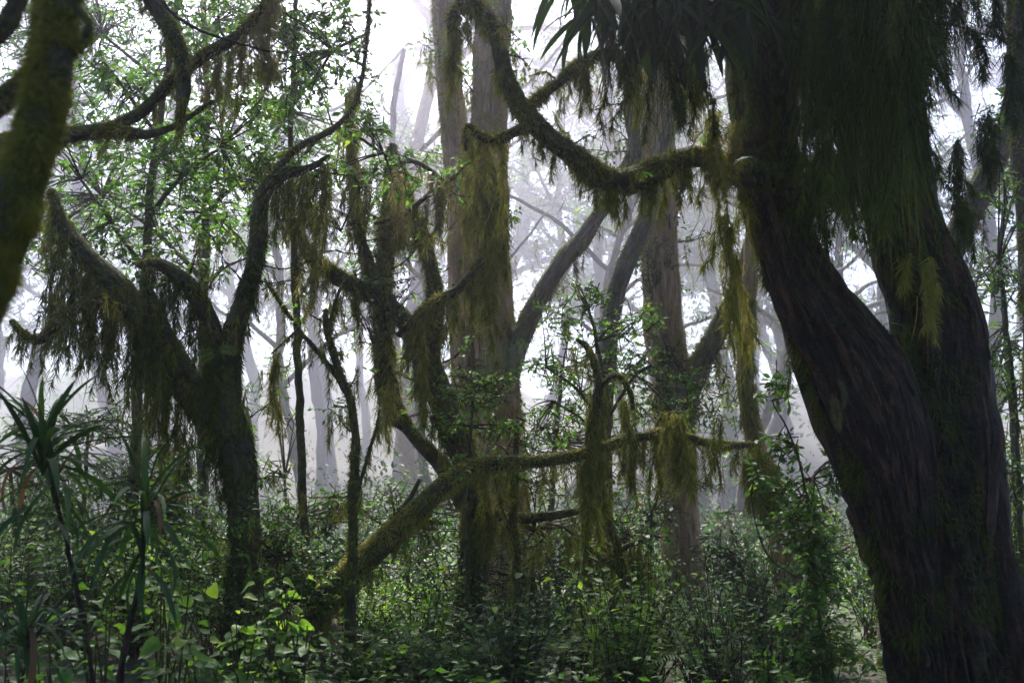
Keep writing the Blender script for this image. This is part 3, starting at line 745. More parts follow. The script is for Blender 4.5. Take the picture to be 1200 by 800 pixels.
t.tube('branch', [(110, 376, 7.8, 4), (86, 378, 7.7, 4), (66, 370, 7.7, 3.5), (60, 344, 7.7, 3)], 'bark_mossy', key='tw1', fuzz=1.0, flen=6, ftone=0.6)
t.tube('branch', [(120, 340, 7.7, 8), (80, 368, 7.4, 7), (48, 398, 7.3, 7), (28, 392, 7.3, 6), (14, 376, 7.3, 4)], 'bark_mossy', key='tw2', fuzz=1.0, flen=6, ftone=0.5)
t.tube('branch', [(310, 222, 8.2, 6), (345, 176, 8.2, 5), (392, 150, 8.2, 4), (420, 110, 8.2, 3.5), (432, 20, 8.2, 3), (436, -90, 8.2, 3), (440, -200, 8.2, 2)], 'bark_mossy', key='tw3', fuzz=0.8, flen=6, ftone=0.5)
t.hang('left', 0.25, 1.0, 56, 82, 6.5, 0.42, 1.2, 'moss', 5, low=0.25)
t.hang('left', 0.30, 0.95, 20, 95, 6, 0.80, 1.2, 'moss_deep', 5, low=0.5)
t.hang('left', 0.04, 0.35, 8, 55, 7, 0.45, 1.2, 'moss_deep', 5, low=0.4)
t.hang('arch', 0.2, 0.95, 26, 80, 9, 0.55, 1.1, 'moss_deep', 5)
t.hang('up', 0.15, 0.7, 14, 36, 6, 0.55, 1.1, 'moss_deep', 5)
t.hang('up', 0.7, 1.0, 16, 55, 8, 0.55, 1.2, 'moss', 4)
t.hang('m', 0.7, 1.0, 10, 50, 7, 0.5, 1.1, 'moss_deep', 5)
t.hang('thin', 0.1, 1.0, 8, 20, 5, 0.55, 1.2, 'moss', 4)
t.hang('tw2', 0.2, 1.0, 12, 34, 6, 0.5, 1.2, 'moss', 4)
t.hang('tw1', 0.0, 1.0, 6, 26, 5, 0.5, 1.2, 'moss', 3)

shade_crown(t, [(-3.4, 9.5, 8.6, 2.4, 1.8, 1.0, 130), (-5.6, 10.5, 9.0, 2.2, 2.0, 1.4, 120), (-1.2, 9.6, 8.9, 1.8, 1.6, 0.9, 100)], 0.18, 10, 'leaf_dark', 0.7, seed_roots=[P(436, -130, 8.2), P(440, -200, 8.2)])  # added above the frame to keep sun off the near air

rand_branches(t, 'left', 9, 110, 0.2, 1.0, 0.5)
rand_branches(t, 'up', 7, 90, 0.3, 1.0, 0.2)
rand_branches(t, 'm', 9, 60, 0.2, 0.95, 0.3, True, 7, 'leaf')
t.hang('m', 0.35, 0.9, 16, 40, 6, 0.5, 1.1, 'moss_deep')
rand_branches(t, 'arch', 5, 70, 0.2, 1.0, 0.4)

# ------------------------------------------------------------------ the twisted tree in the middle
t = Tree('twisted_tree', 'twisting tree in the middle with several mossy stems and an arching limb', 'tree', ground_base(560, 11.4, 770))
gy = ground_y(556, 11.4) + 15
t.tube('trunk', [(540, gy, 11.5, 36), (548, 730, 11.5, 24), (556, 640, 11.4, 20), (556, 580, 11.2, 20), (544, 535, 11.0, 20), (522, 485, 10.8, 20), (506, 440, 10.7, 18), (494, 400, 10.7, 16)], 'bark_mossy', key='m', fuzz=0.8, flen=5, fdroop=0.8, ftone=0.32, lump=0.25)
t.tube('stem', [(520, 480, 10.8, 12), (494, 410, 10.7, 14), (470, 372, 10.6, 13), (440, 348, 10.5, 13), (410, 332, 10.4, 12), (382, 315, 10.3, 12), (358, 290, 10.3, 11), (345, 258, 10.3, 8)], 'bark_mossy', key='a', fuzz=0.9, flen=5, ftone=0.4, lump=0.25)
t.tube('stem', [(546, 590, 11.2, 14), (528, 560, 11.1, 13), (506, 530, 11.0, 12), (482, 505, 11.0, 11), (462, 480, 11.0, 14), (450, 440, 11.0, 15), (446, 390, 10.9, 12), (448, 340, 10.9, 12), (451, 290, 10.9, 11), (454, 240, 10.9, 9), (460, 170, 10.9, 7)], 'bark_mossy', key='b', fuzz=0.8, flen=5, fdroop=0.8, ftone=0.38, lump=0.3)
t.tube('stem', [(440, 345, 10.6, 10), (432, 312, 10.7, 10), (424, 284, 10.7, 8), (418, 256, 10.7, 8), (414, 190, 10.7, 7), (408, 110, 10.7, 5)], 'bark_mossy', key='c', fuzz=0.8, flen=6, ftone=0.5)
t.tube('stem', [(500, 420, 10.7, 16), (508, 370, 10.7, 14), (508, 330, 10.8, 11), (500, 295, 10.9, 10), (490, 262, 11, 9), (478, 232, 11, 8), (470, 190, 11, 6)], 'bark_mossy', key='d', fuzz=0.7, flen=6, ftone=0.55)
t.tube('limb', [(468, 392, 10.5, 5), (484, 376, 10.3, 6), (508, 356, 10.1, 7), (534, 340, 9.9, 7), (556, 318, 9.8, 8), (572, 296, 9.7, 9), (582, 270, 9.6, 9), (580, 236, 9.5, 8), (574, 200, 9.4, 7), (566, 172, 9.3, 6)], 'bark_mossy', key='arch', fuzz=1.2, flen=8, ftone=0.6)
t.tube('branch', [(440, 262, 10.4, 4), (470, 252, 10.2, 4), (500, 230, 10, 4), (526, 212, 9.9, 3), (536, 205, 9.9, 2)], 'bark_mossy', key='f', fuzz=0.9, flen=5, ftone=0.45)
t.tube('branch', [(450, 200, 10.2, 4), (480, 188, 10.1, 4), (505, 200, 10, 3.5), (524, 216, 9.9, 3)], 'bark_mossy', key='g', fuzz=0.9, flen=5, ftone=0.5)
t.tube('limb', [(560, 600, 11, 9), (600, 606, 10.9, 8), (640, 604, 10.8, 7), (680, 598, 10.8, 5)], 'bark_mossy', key='low', fuzz=1.0, flen=7, ftone=0.5)
t.hang('a', 0.35, 1.0, 26, 40, 6, 0.5, 1.2, 'moss', 5, low=0.4)
t.hang('a', 0.0, 0.4, 8, 46, 8, 0.4, 1.1, 'moss_deep', 5)
t.hang('c', 0.3, 1.0, 12, 60, 7, 0.45, 1.2, 'moss', 4, low=0.5)
t.hang('b', 0.30, 0.6, 10, 44, 8, 0.5, 1.1, 'moss', 5)
t.hang('b', 0.7, 1.0, 12, 60, 7, 0.5, 1.1, 'moss', 4)
t.hang('d', 0.5, 1.0, 12, 40, 7, 0.5, 1.1, 'moss', 4)
t.hang('arch', 0.05, 0.5, 26, 34, 6, 0.6, 1.2, 'moss', 4)
t.hang('arch', 0.5, 1.0, 34, 62, 8, 0.62, 1.3, 'moss', 4, low=0.5)
t.hang('f', 0.1, 0.9, 14, 40, 6, 0.5, 1.1, 'moss', 4)
t.hang('g', 0.0, 1.0, 14, 50, 6, 0.6, 1.1, 'moss_straw', 4)
t.hang('m', 0.3, 0.85, 10, 40, 6, 0.4, 1.1, 'moss_deep', 5)
t.hang('m', 0.4, 0.9, 12, 36, 6, 0.45, 1.1, 'moss', 5)
t.hang('low', 0.0, 1.0, 14, 40, 7, 0.5, 1.1, 'moss', 4)
for (x, y, L, R, tn) in [(545, 195, 95, 6, .65), (568, 190, 100, 6, .6), (556, 170, 70, 6, .7), (580, 262, 60, 8, .55), (408, 95, 130, 12, .45), (432, 190, 70, 9, .4), (388, 220, 95, 11, .5), (365, 240, 110, 11, .55), (372, 300, 70, 8, .75), (452, 448, 60, 7, .7), (495, 395, 100, 8, .55), (350, 215, 70, 12, .5)]:
    t.pend(x, y, 10.2, L, R * 0.8, 3, 6, tn, 1.2)
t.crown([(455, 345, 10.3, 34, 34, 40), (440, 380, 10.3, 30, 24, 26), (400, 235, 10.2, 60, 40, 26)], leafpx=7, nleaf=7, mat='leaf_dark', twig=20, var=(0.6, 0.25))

for kk, nn in (('a', 8), ('b', 6), ('c', 6), ('d', 5), ('arch', 5), ('m', 6)): rand_branches(t, kk, nn, 85, 0.2, 1.0, 0.3, True, 5, 'leaf')

# ------------------------------------------------------------------ twin trunks behind the middle
t = Tree('twin_trunk_tree', 'tall pale tree of two close trunks with a diagonal limb, behind the arching limb', 'tree', ground_base(592, 15, 720))
gy = ground_y(592, 15.0) + 10
tr = t.tube('trunk', [(596, gy, 15, 44), (592, 690, 15, 34), (589, 600, 15, 29), (586, 500, 15, 27), (580, 400, 15, 25), (574, 300, 15, 23), (574, 180, 15, 21), (578, 60, 15, 20), (584, -120, 15, 18), (590, -300, 15, 12)], 'bark_pale', key='m', fuzz=0.6, flen=4.5, ftone=0.5, fdroop=0.7, flute=0.15, crack=0.12)
rand_branches(t, 'm', 12, 60, 0.15, 0.8, 0.3, True, 6, 'leaf')
t.tube('trunk', [(574, 640, 15.3, 24), (560, 540, 15.3, 22), (551, 450, 15.3, 20), (547, 380, 15.3, 19), (543, 300, 15.3, 17), (536, 200, 15.4, 16), (526, 60, 15.5, 15), (512, -120, 15.6, 12)], 'bark_pale', key='n', fuzz=0.5, flen=4.5, ftone=0.5, flute=0.15)
rand_branches(t, 'n', 8, 60, 0.15, 0.8, 0.3, True, 6, 'leaf')
t.tube('limb', [(592, 470, 14.9, 12), (600, 425, 14.8, 12), (614, 385, 14.7, 12), (634, 345, 14.6, 11), (656, 310, 14.5, 11), (680, 284, 14.4, 11), (696, 258, 14.3, 9), (716, 226, 14.2, 8), (735, 190, 14.1, 7), (748, 150, 14, 5)], 'bark_grey', key='diag', fuzz=0.35, flen=5, ftone=0.5)
t.hang('diag', 0.35, 1.0, 30, 22, 4, 0.5, 1.2, 'moss_grey', 5)
t.hang('m', 0.4, 0.75, 20, 60, 6, 0.5, 1.0, 'moss_straw', 5)
t.crown([(540, -130, 15, 130, 60, 50), (640, -150, 15, 120, 60, 50), (560, 440, 14.6, 26, 40, 14)], leafpx=8, nleaf=8, mat='leaf_dark', twig=36, roots=[(584, -120, 15), (512, -120, 15.6)])

shade_crown(t, [(-0.2, 15.0, 12.2, 2.2, 1.8, 1.0, 60), (0.6, 11.6, 10.2, 2.2, 1.6, 1.0, 110)], 0.20, 10, 'leaf_dark', 0.8, seed_roots=[P(590, -300, 15), P(512, -120, 15.6)])  # leaf masses put in out of view to block the sun

# ------------------------------------------------------------------ straight trunk right of the middle
t = Tree('straight_tree', 'straight tall trunk with orange brown moss and leafy epiphytes, right of centre', 'tree', ground_base(800, 14, 740))
gy = ground_y(803, 14.0) + 12
t.tube('trunk', [(812, gy, 14, 40), (803, 730, 14, 28), (798, 650, 14, 24), (793, 560, 14, 23), (787, 460, 14, 23), (780, 380, 14, 22), (774, 300, 14, 21), (771, 210, 14, 20), (766, 100, 14, 18), (760, -40, 14, 16), (752, -240, 14, 12)], 'bark_pale', key='m', fuzz=0.45, flen=4.5, ftone=0.45, fdroop=0.6, flute=0.12, fmat='moss_straw')
t.tube('limb', [(795, 520, 13.8, 15), (803, 470, 13.6, 15), (818, 432, 13.5, 14), (834, 402, 13.4, 13), (848, 372, 13.3, 11), (866, 330, 13.2, 9), (880, 280, 13.1, 7)], 'bark_grey', key='l', fuzz=0.5, flen=5, ftone=0.5)
t.tube('limb', [(770, 230, 14, 10), (750, 180, 14, 9), (738, 120, 14.1, 8), (748, 50, 14.2, 7), (760, -20, 14.2, 5)], 'bark_grey', key='u', fuzz=0.2, flen=4)
t.hang('m', 0.25, 0.42, 18, 50, 7, 0.5, 1.1, 'moss', 4)
t.hang('l', 0.5, 1.0, 12, 40, 6, 0.5, 1.0, 'moss_grey', 4)
t.hang('u', 0.1, 1.0, 14, 30, 5, 0.5, 1.0, 'moss_grey', 4)
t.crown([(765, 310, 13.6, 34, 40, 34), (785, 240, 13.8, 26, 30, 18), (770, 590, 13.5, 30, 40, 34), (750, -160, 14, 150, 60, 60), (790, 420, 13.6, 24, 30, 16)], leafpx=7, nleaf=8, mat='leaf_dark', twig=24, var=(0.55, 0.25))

shade_crown(t, [(3.0, 13.4, 11.0, 2.6, 2.0, 1.2, 140), (5.6, 12.6, 10.4, 2.4, 2.2, 1.4, 130), (3.4, 10.6, 9.6, 2.2, 1.5, 1.0, 110), (8.2, 11.5, 8.5, 2.0, 2.6, 2.6, 120)], 0.20, 10, 'leaf_dark', 0.8, seed_roots=[P(752, -240, 14), P(760, -40, 14)])  # unseen leaf masses added for the shade they throw towards the camera

for kk, nn in (('m', 12), ('l', 6), ('u', 5)): rand_branches(t, kk, nn, 70, 0.2, 0.9, 0.3, True, 5, 'leaf_dark')

# ------------------------------------------------------------------ slender leaning tree
t = Tree('slender_tree', 'slender grey brown stem leaning right above the leafy shrub', 'tree', ground_base(690, 13, 740))
gy = ground_y(690, 13.0) + 10
t.tube('trunk', [(690, gy, 13, 16), (694, 680, 13, 13), (700, 580, 13, 12), (706, 480, 13, 11), (713, 400, 13, 11), (720, 350, 13, 11), (734, 310, 13, 11), (750, 275, 13, 11), (762, 240, 13, 10), (772, 190, 13, 9), (790, 130, 13, 8), (815, 50, 13, 7), (830, -80, 13, 6)], 'bark_grey', key='m', fuzz=0.4, flen=4, ftone=0.4)
t.hang('m', 0.5, 0.95, 14, 24, 5, 0.5, 1.0, 'moss', 4)

# ------------------------------------------------------------------ sun-touched fluted trunk
t = Tree('fluted_tree', 'thin fluted tan trunk catching the light beside the big dark tree', 'tree', ground_base(938, 12.5, 770))
gy = ground_y(938, 12.5) + 10
t.tube('trunk', [(942, gy, 12.5, 20), (931, 765, 12.5, 13), (920, 700, 12.5, 11), (912, 650, 12.5, 11), (907, 600, 12.5, 10), (896, 555, 12.5, 10), (886, 515, 12.5, 11), (876, 460, 12.4, 10), (872, 400, 12.4, 10), (880, 320, 12.4, 9)], 'bark_pale', key='m', fuzz=0.5, flen=4, ftone=0.8, fmat='moss_straw')
t.tube('trunk', [(956, gy, 12.5, 16), (942, 765, 12.5, 10), (932, 700, 12.5, 8), (922, 640, 12.5, 8), (915, 590, 12.5, 7), (904, 545, 12.5, 7)], 'bark_pale', key='n', fuzz=0.5, flen=4, ftone=0.8, fmat='moss_straw')
t.hang('m', 0.66, 1.0, 26, 40, 8, 0.5, 1.1, 'moss', 4)
t.tube('trunk', [(880, 325, 12.4, 9), (884, 200, 12.6, 8), (876, 60, 13, 7), (880, -120, 13.5, 6), (890, -300, 14.5, 4)], 'bark_pale', key='top', fuzz=0.3, flen=4, ftone=0.6)
shade_crown(t, [(2.0, 19.5, 15.2, 3.0, 2.6, 1.4, 150), (6.0, 18.5, 14.6, 3.0, 2.6, 1.4, 150), (9.5, 17.0, 13.4, 2.6, 2.6, 1.6, 120), (5.0, 23.0, 17.0, 3.4, 2.6, 1.4, 130)], 0.24, 10, 'leaf_dark', 0.9, seed_roots=[P(890, -300, 14.5)])  # added out of view so that the forest floor lies in shade

# ------------------------------------------------------------------ the arching mossy log
t = Tree('arching_log', 'leaning moss-covered log arching from lower left to the hanging moss at centre right', 'log', ground_base(330, 9.0, 800))
t.tube('trunk', [(300, 815, 9.0, 24), (340, 762, 9.0, 21), (372, 715, 9.0, 18), (404, 678, 9.0, 16), (440, 645, 9.05, 14), (476, 612, 9.1, 13), (510, 578, 9.15, 11), (545, 552, 9.2, 9), (585, 542, 9.25, 8), (630, 540, 9.3, 7), (672, 534, 9.35, 7), (710, 524, 9.4, 6), (745, 514, 9.5, 6), (780, 508, 9.6, 6), (820, 516, 9.7, 5), (862, 522, 9.8, 4), (890, 520, 9.9, 3)], 'bark_mossy', key='m', fuzz=1.8, flen=5, ftone=0.85, fdroop=0.35, lump=0.25, slim=False, even=True)
t.tube('branch', [(452, 632, 9.1, 6), (466, 604, 9.15, 5), (480, 585, 9.2, 4), (492, 562, 9.2, 3)], 'bark_mossy', key='k', fuzz=1.0, flen=5, ftone=0.6)
t.tube('branch', [(690, 530, 9.4, 7), (694, 500, 9.4, 8), (700, 470, 9.4, 8), (702, 445, 9.4, 6), (690, 410, 9.4, 5), (676, 398, 9.4, 3)], 'bark_mossy', key='s1', fuzz=1.1, flen=6, ftone=0.55)
t.tube('branch', [(702, 455, 9.4, 5), (722, 440, 9.3, 4), (738, 458, 9.3, 4), (742, 480, 9.3, 3)], 'bark_mossy', key='s2', fuzz=1.1, flen=5, ftone=0.55)
t.hang('m', 0.10, 0.55, 22, 18, 5, 0.6, 1.2, 'moss', 5)
t.hang('m', 0.55, 0.72, 12, 26, 5, 0.55, 1.2, 'moss', 4)
t.hang('m', 0.70, 0.80, 16, 60, 8, 0.55, 1.2, 'moss', 4)
t.hang('m', 0.80, 1.0, 26, 45, 6, 0.5, 1.2, 'moss', 4)
for (x, y, L, R, n, tn) in [(694, 455, 110, 8, 3, .55), (706, 450, 90, 6, 2, .5), (690, 545, 90, 7, 3, .45), (680, 400, 45, 8, 2, .6), (738, 462, 60, 8, 3, .55), (795, 485, 90, 10, 5, .55), (786, 480, 60, 8, 3, .6), (842, 485, 60, 6, 2, .35), (890, 528, 70, 12, 5, .5), (902, 540, 70, 10, 4, .55), (880, 520, 50, 10, 3, .45)]:
    t.pend(x, y, 9.4, L, R, n, 4, tn, 1.3)

rand_branches(t, 'm', 12, 60, 0.1, 0.95, 0.3, True, 3, 'leaf')

# ------------------------------------------------------------------ thin mossy saplings
def sapling(label, pts, branches, hangs=(), tone=0.5, fz=1.0):
    d = pts[0][2]
    t = Tree('mossy_sapling', label, 'sapling', ground_base(pts[0][0], d, 770))
    pts = [(pts[0][0], ground_y(pts[0][0], d) + 6, d, pts[0][3] * 1.5)] + list(pts)
    t.tube('trunk', pts, 'bark_mossy', key='m', fuzz=fz, flen=5, ftone=tone, wob=0.7)
    t.hang('m', 0.15, 0.95, 12, 18, 4, tone, 1.1, 'moss', 4)
    for k, b in enumerate(branches):
        t.tube('branch', b, 'bark_mossy', key='b%d' % k, fuzz=fz, flen=5, ftone=tone, wob=0.6)
        t.hang('b%d' % k, 0.1, 1.0, 8, 22, 4, tone, 1.1, 'moss', 4)
    for h in hangs: t.pend(*h)
    rand_branches(t, 'm', 6, 60, 0.25, 1.0, 0.4, True, 3)
    return t
sapling('thin crooked sapling with a slanting side branch, above the log\'s lower end',
        [(412, 690, 8.9, 7), (413, 600, 8.9, 7), (416, 520, 8.9, 6), (412, 470, 8.9, 6), (398, 435, 8.9, 5.5), (386, 400, 8.9, 5), (381, 362, 8.9, 4)],
        [[(408, 462, 8.9, 4), (388, 432, 8.9, 3.5), (366, 405, 8.9, 3.5), (344, 378, 8.9, 3), (326, 350, 8.9, 3), (310, 326, 8.9, 2)], [(416, 590, 8.9, 3), (426, 550, 8.9, 2.5), (440, 505, 8.9, 2), (445, 480, 8.9, 1.5)], [(384, 390, 8.9, 3), (394, 350, 8.9, 2.5), (404, 330, 8.9, 2)], [(352, 384, 8.9, 2), (336, 398, 8.9, 1.6), (318, 414, 8.9, 1.2)]],
        [(319, 416, 8.9, 90, 8, 3, 3, .75, 1.2), (305, 432, 8.9, 30, 4, 1, 1, .5, 1.2)], tone=0.42, fz=0.8)
sapling('thin upright mossy sapling rising behind the middle of the log',
        [(603, 760, 10.0, 7), (606, 700, 10.0, 7), (604, 640, 10.0, 6), (602, 590, 10.0, 6), (603, 550, 10.0, 5), (606, 500, 10.0, 3)], [[(604, 640, 10.0, 3), (590, 600, 10.0, 2.5), (580, 560, 10, 2)]], tone=0.62)
sapling('thin mossy sapling with bare twigs under the thickest hanging moss',
        [(697, 770, 10.4, 5), (694, 720, 10.4, 4.5), (688, 670, 10.4, 4.5), (684, 620, 10.4, 4.5), (683, 575, 10.4, 4), (688, 540, 10.4, 3)], [[(684, 640, 10.4, 2.5), (664, 620, 10.4, 2), (640, 612, 10.4, 1.5)], [(686, 655, 10.4, 2.5), (700, 640, 10.4, 2), (725, 655, 10.4, 1.5)]], tone=0.6)
sapling('bent mossy sapling with a forked side branch left of the straight trunk',
        [(755, 775, 10.2, 8), (748, 735, 10.2, 8), (738, 690, 10.2, 7), (728, 655, 10.2, 6), (720, 625, 10.2, 6), (710, 600, 10.2, 5), (702, 580, 10.2, 4)],
        [[(735, 690, 10.2, 5), (722, 665, 10.2, 5), (708, 655, 10.2, 4), (690, 655, 10.2, 4), (665, 662, 10.2, 2)], [(728, 645, 10.2, 4), (738, 638, 10.2, 4), (752, 632, 10.2, 3)]],
        [(750, 640, 10.2, 60, 10, 4, 4, .55, 1.3)], tone=0.55)

# ------------------------------------------------------------------ trees in the mist
FAR = 3.3
def mist_tree(label, x, d, r, lean, top, limbs, seed, mat='bark_grey', crown=True, group=None, low=False, sdepth=None):
    D = d * FAR if sdepth is None else sdepth
    t = Tree('mist_tree', label, 'tree', ground_base(x, D, 640), group, seed)
    gy = ground_y(x, D) + 4
    t.o[2] = gz(t.o[0], t.o[1]); t.root.location = t.o
    h = gy - top
    r = r * 0.7
    f = lambda q: x + lean * q + 26 * math.sin(q * 4.3 + seed) + 11 * math.sin(q * 11 + seed * 2)
    t.tube('trunk', [(f(0), gy, D, r * 1.2)] + [(f(q), gy - h * q, D, r * (1.0 - 0.5 * q)) for q in (0.1, 0.2, 0.3, 0.4, 0.5, 0.6, 0.7, 0.8, 0.9, 1.0)], mat, key='m', wob=0.9, lump=0.25)
    bl, roots = [], []
    for k in range(limbs):
        q = (0.30 if low else 0.45) + 0.5 * (k + 0.5) / limbs; s = 1 if (k + seed) % 2 else -1
        x0, y0 = f(q), gy - h * q
        ln = (90 + 50 * math.sin(seed * 3 + k * 2)) * 16 / d * 1.7
        rr = r * 0.5
        pts = [(x0, y0, D, rr), (x0 + s * ln * .3, y0 - ln * .28, D + .5 * s, rr * .8), (x0 + s * ln * .65, y0 - ln * .45, D + s, rr * .6), (x0 + s * ln, y0 - ln * (.75 + .3 * math.sin(k + seed)), D + 1.3 * s, rr * .35)]
        t.tube('limb', pts, mat, key='l%d' % k, wob=0.9)
        t.hang('l%d' % k, 0.15, 1.0, 5, 26 * 16 / d * 1.2, 4.0, 0.5, 0.4, 'moss_grey', 10)
        roots += [p[:3] for p in pts[1:]]
        bl += [(p[0] + rng.normal(0, 8), p[1] - 8 + rng.normal(0, 8), D, 50 * 18 / d + 16, 34 * 18 / d + 12, 32) for p in pts[1:] if abs(p[0] - 492) > 62 or p[1] > 150]
    if crown:
        bl += [(f(1), top, D, 80 * 20 / d + 34, 54 * 20 / d + 20, 70)]
        roots.append((f(1), top, D))
        t.crown(bl, leafpx=max(7.2, 150 / d), coarse=True, nleaf=8, mat='leaf_pale' if seed % 3 == 0 else 'leaf', twig=max(18, 500 / d), roots=roots)
    return t
mist_tree('pale pinkish trunk standing behind the arching log', 484, 19, 17, 8, -60, 4, 3, 'bark_pale')
mist_tree('broad faded trunk in the mist just left of the twin trunks', 516, 27, 17, -12, -150, 5, 4)
mist_tree('faded trunk leaning left across the brightest patch of mist', 512, 30, 16, -90, -120, 5, 5)
mist_tree('faded tree with long bare limbs under the S-shaped limb', 668, 30, 11, 40, -60, 6, 6, low=True)
mist_tree('faded tree leaning left behind the straight trunk', 812, 27, 14, -90, -90, 5, 8)
mist_tree('faint trunk between the straight trunk and the big dark tree', 850, 32, 14, 30, -60, 5, 9, low=True)
mist_tree('faded upright trunk seen just left of the big dark tree', 898, 22, 13, -20, -40, 4, 12, low=True)
mist_tree('dim tree in the mist below the shaggy tree\'s right limb', 345, 30, 10, 24, 40, 6, 13, low=True)
mist_tree('dim tree in the mist left of the thin crooked sapling', 382, 38, 10, -14, 20, 6, 15, low=True)
mist_tree('dim tree in the mist behind the boughs at the upper left', 210, 24, 13, -30, -80, 5, 16)
mist_tree('dim tree in the mist near the left edge', 60, 22, 14, 20, -90, 5, 17)
mist_tree('faded tree behind the right fork of the big dark tree', 1010, 20, 11, 25, -60, 5, 19, low=True)
mist_tree('faded tree near the right edge behind the shrub', 1150, 17, 14, 14, -80, 5, 20)
for lab, x, d, r, lean, top, sd in [('spindly crooked tree in the mist between the twisted tree and the twin trunks', 470, 7.5, 9, 30, 60, 51), ('spindly crooked tree in the mist left of the straight trunk', 735, 8.2, 9, 24, 40, 53),
                                  ('spindly leaning tree in the mist beside the fluted trunk', 900, 9.0, 10, 30, 20, 55), ('spindly tree in the mist right of the shaggy trunk', 325, 9.4, 9, -24, 60, 57),
                                  ('spindly tree seen through the fork of the big dark tree', 1030, 9.4, 10, -20, 40, 59)]:
    t = mist_tree(lab, x, 16.01 + (d - 7), r, lean, top, 7, sd, low=True, sdepth=34 + 5 * (d - 7), crown=False)
    rand_branches(t, 'm', 10, 60, 0.1, 0.9, 0.4, False, 5, 'leaf')
far_lab, far_grp = 'faint tree on the hillside far back in the mist', 'far trees fading into the mist'
k = 0
for x, d in [(-40, 36), (110, 36), (160, 50), (290, 42), (430, 46), (560, 44), (640, 40), (735, 36), (790, 52), (880, 50), (930, 40), (1060, 36), (1180, 40), (680, 60)]:
    k += 1
    mist_tree(far_lab, x, d, float(rng.uniform(7, 13)), float(rng.uniform(-90, 90)), float(rng.uniform(-40, 160)), 8, 30 + k, group=far_grp, low=True)

# ------------------------------------------------------------------ leaning mossy stem at the right edge
t = Tree('leaning_tree', 'leaning trunk with grey beard moss past the right side of the big dark tree', 'tree', ground_base(1050, 11, 760))
gy = ground_y(1050, 11) + 10
t.tube('trunk', [(1050, gy, 11, 24), (1060, 600, 11, 18), (1085, 420, 11, 16), (1110, 310, 11, 15), (1135, 250, 11, 15), (1158, 205, 11, 14), (1178, 160, 11, 12), (1200, 60, 11, 10), (1215, -100, 11, 8)], 'bark_grey', key='m', fuzz=0.4, flen=5, ftone=0.5)
t.hang('m', 0.55, 0.9, 22, 40, 6, 0.5, 1.1, 'moss_grey', 5)
t = Tree('edge_tree', 'mossy trunk cut off by the right edge of the view', 'tree', ground_base(1235, 10, 760))
gy = ground_y(1235, 10) + 10
t.tube('trunk', [(1240, gy, 10, 40), (1232, 640, 10, 30), (1222, 420, 10, 27), (1216, 260, 10, 26), (1205, 160, 10, 22), (1198, 40, 10, 20), (1190, -150, 10, 16)], 'bark_mossy', key='m', fuzz=0.7, flen=6, ftone=0.65)
t.hang('m', 0.3, 0.9, 20, 50, 7, 0.5, 1.1, 'moss', 5)

# ------------------------------------------------------------------ rotten stump far back
t = Tree('rotten_stump', 'ragged rotten stump in the mist beside the straight trunk', 'stump', ground_base(858, 44, 640))
gy = ground_y(858, 40)
t.tube('trunk', [(858, gy + 4, 40, 24), (857, gy - 14, 40, 18), (855, gy - 36, 40, 16), (853, gy - 50, 40, 12)], 'bark_grey', key='m', lump=0.4, ridge=0.2)
t.tube('splinter', [(846, gy - 30, 40, 7), (843, gy - 52, 40, 5), (842, gy - 66, 40, 2)], 'bark_grey', key='s')
t.tube('splinter', [(866, gy - 30, 40, 6), (868, gy - 46, 40, 4), (869, gy - 56, 40, 2)], 'bark_grey', key='s2')

# ------------------------------------------------------------------ leaf pieces that are objects of their own
def blade_mesh(name, mat, tone, ln=1.0, wd=0.5, fold=0.12, bend=0.2, heart=False, seg=7):
    """a broad leaf, unit length along +Y, facing +Z"""
    rows = []
    for q in range(seg + 1):
        s = q / seg
        w = wd * 0.5 * (math.sin(math.pi * min(1, s ** 0.72)) ** 0.8 if not heart else (math.sin(math.pi * s ** 0.55) ** 0.75))
        z = -bend * s * s + 0.04 * math.sin(s * 9 + tone * 20)
        y = s * ln - (0.08 if heart and q == 1 else 0)
        rows.append([(-w, y, z + fold * w * 2), (-w * .5, y, z + fold * w * .9), (0, y, z), (w * .5, y, z + fold * w * .9), (w, y, z + fold * w * 2)])
    V = np.array(rows).reshape(-1, 3); F = []
    for q in range(seg):
        for k in range(4):
            a = q * 5 + k; F.append([a, a + 1, a + 6, a + 5])
    va = np.full(len(V), tone) + rng.normal(0, 0.03, len(V))
    return mesh_of(name, V, np.array(F), M[mat], np.clip(va, 0, 1), smooth=True)

def strap_mesh(name, mat, tone, ln=1.0, wd=0.07, bend=0.5, twist=0.3):
    seg = 10; rows = []; y = z = 0.0
    a0, a1 = 0.15, -bend * 2.2
    for q in range(seg + 1):
        s = q / seg
        w = wd * 0.5 * (0.55 + 1.3 * s) * (1 - s ** 3.5) if s < 1 else 0.002
        a = a0 + (a1 - a0) * s
        tw = twist * s
        c, d = math.cos(tw), math.sin(tw)
        rows.append([(-w * c, y, z + 0.35 * w - w * d), (0, y, z), (w * c, y, z + 0.35 * w + w * d)])
        y += math.cos(a) * ln / seg; z += math.sin(a) * ln / seg
    V = np.array(rows).reshape(-1, 3); F = []
    for q in range(seg):
        for k in range(2):
            b = q * 3 + k; F.append([b, b + 1, b + 4, b + 3])
    return mesh_of(name, V, np.array(F), M[mat], np.full(len(V), tone), smooth=True)

def place(o, pos, d, up, size, origin):
    d = norm(np.array(d, float)); s = norm(np.cross(d, up)); u = np.cross(s, d)
    m = Matrix(((s[0] * size, d[0] * size, u[0] * size, pos[0] - origin[0]), (s[1] * size, d[1] * size, u[1] * size, pos[1] - origin[1]), (s[2] * size, d[2] * size, u[2] * size, pos[2] - origin[2]), (0, 0, 0, 1)))
    o.matrix_basis = m

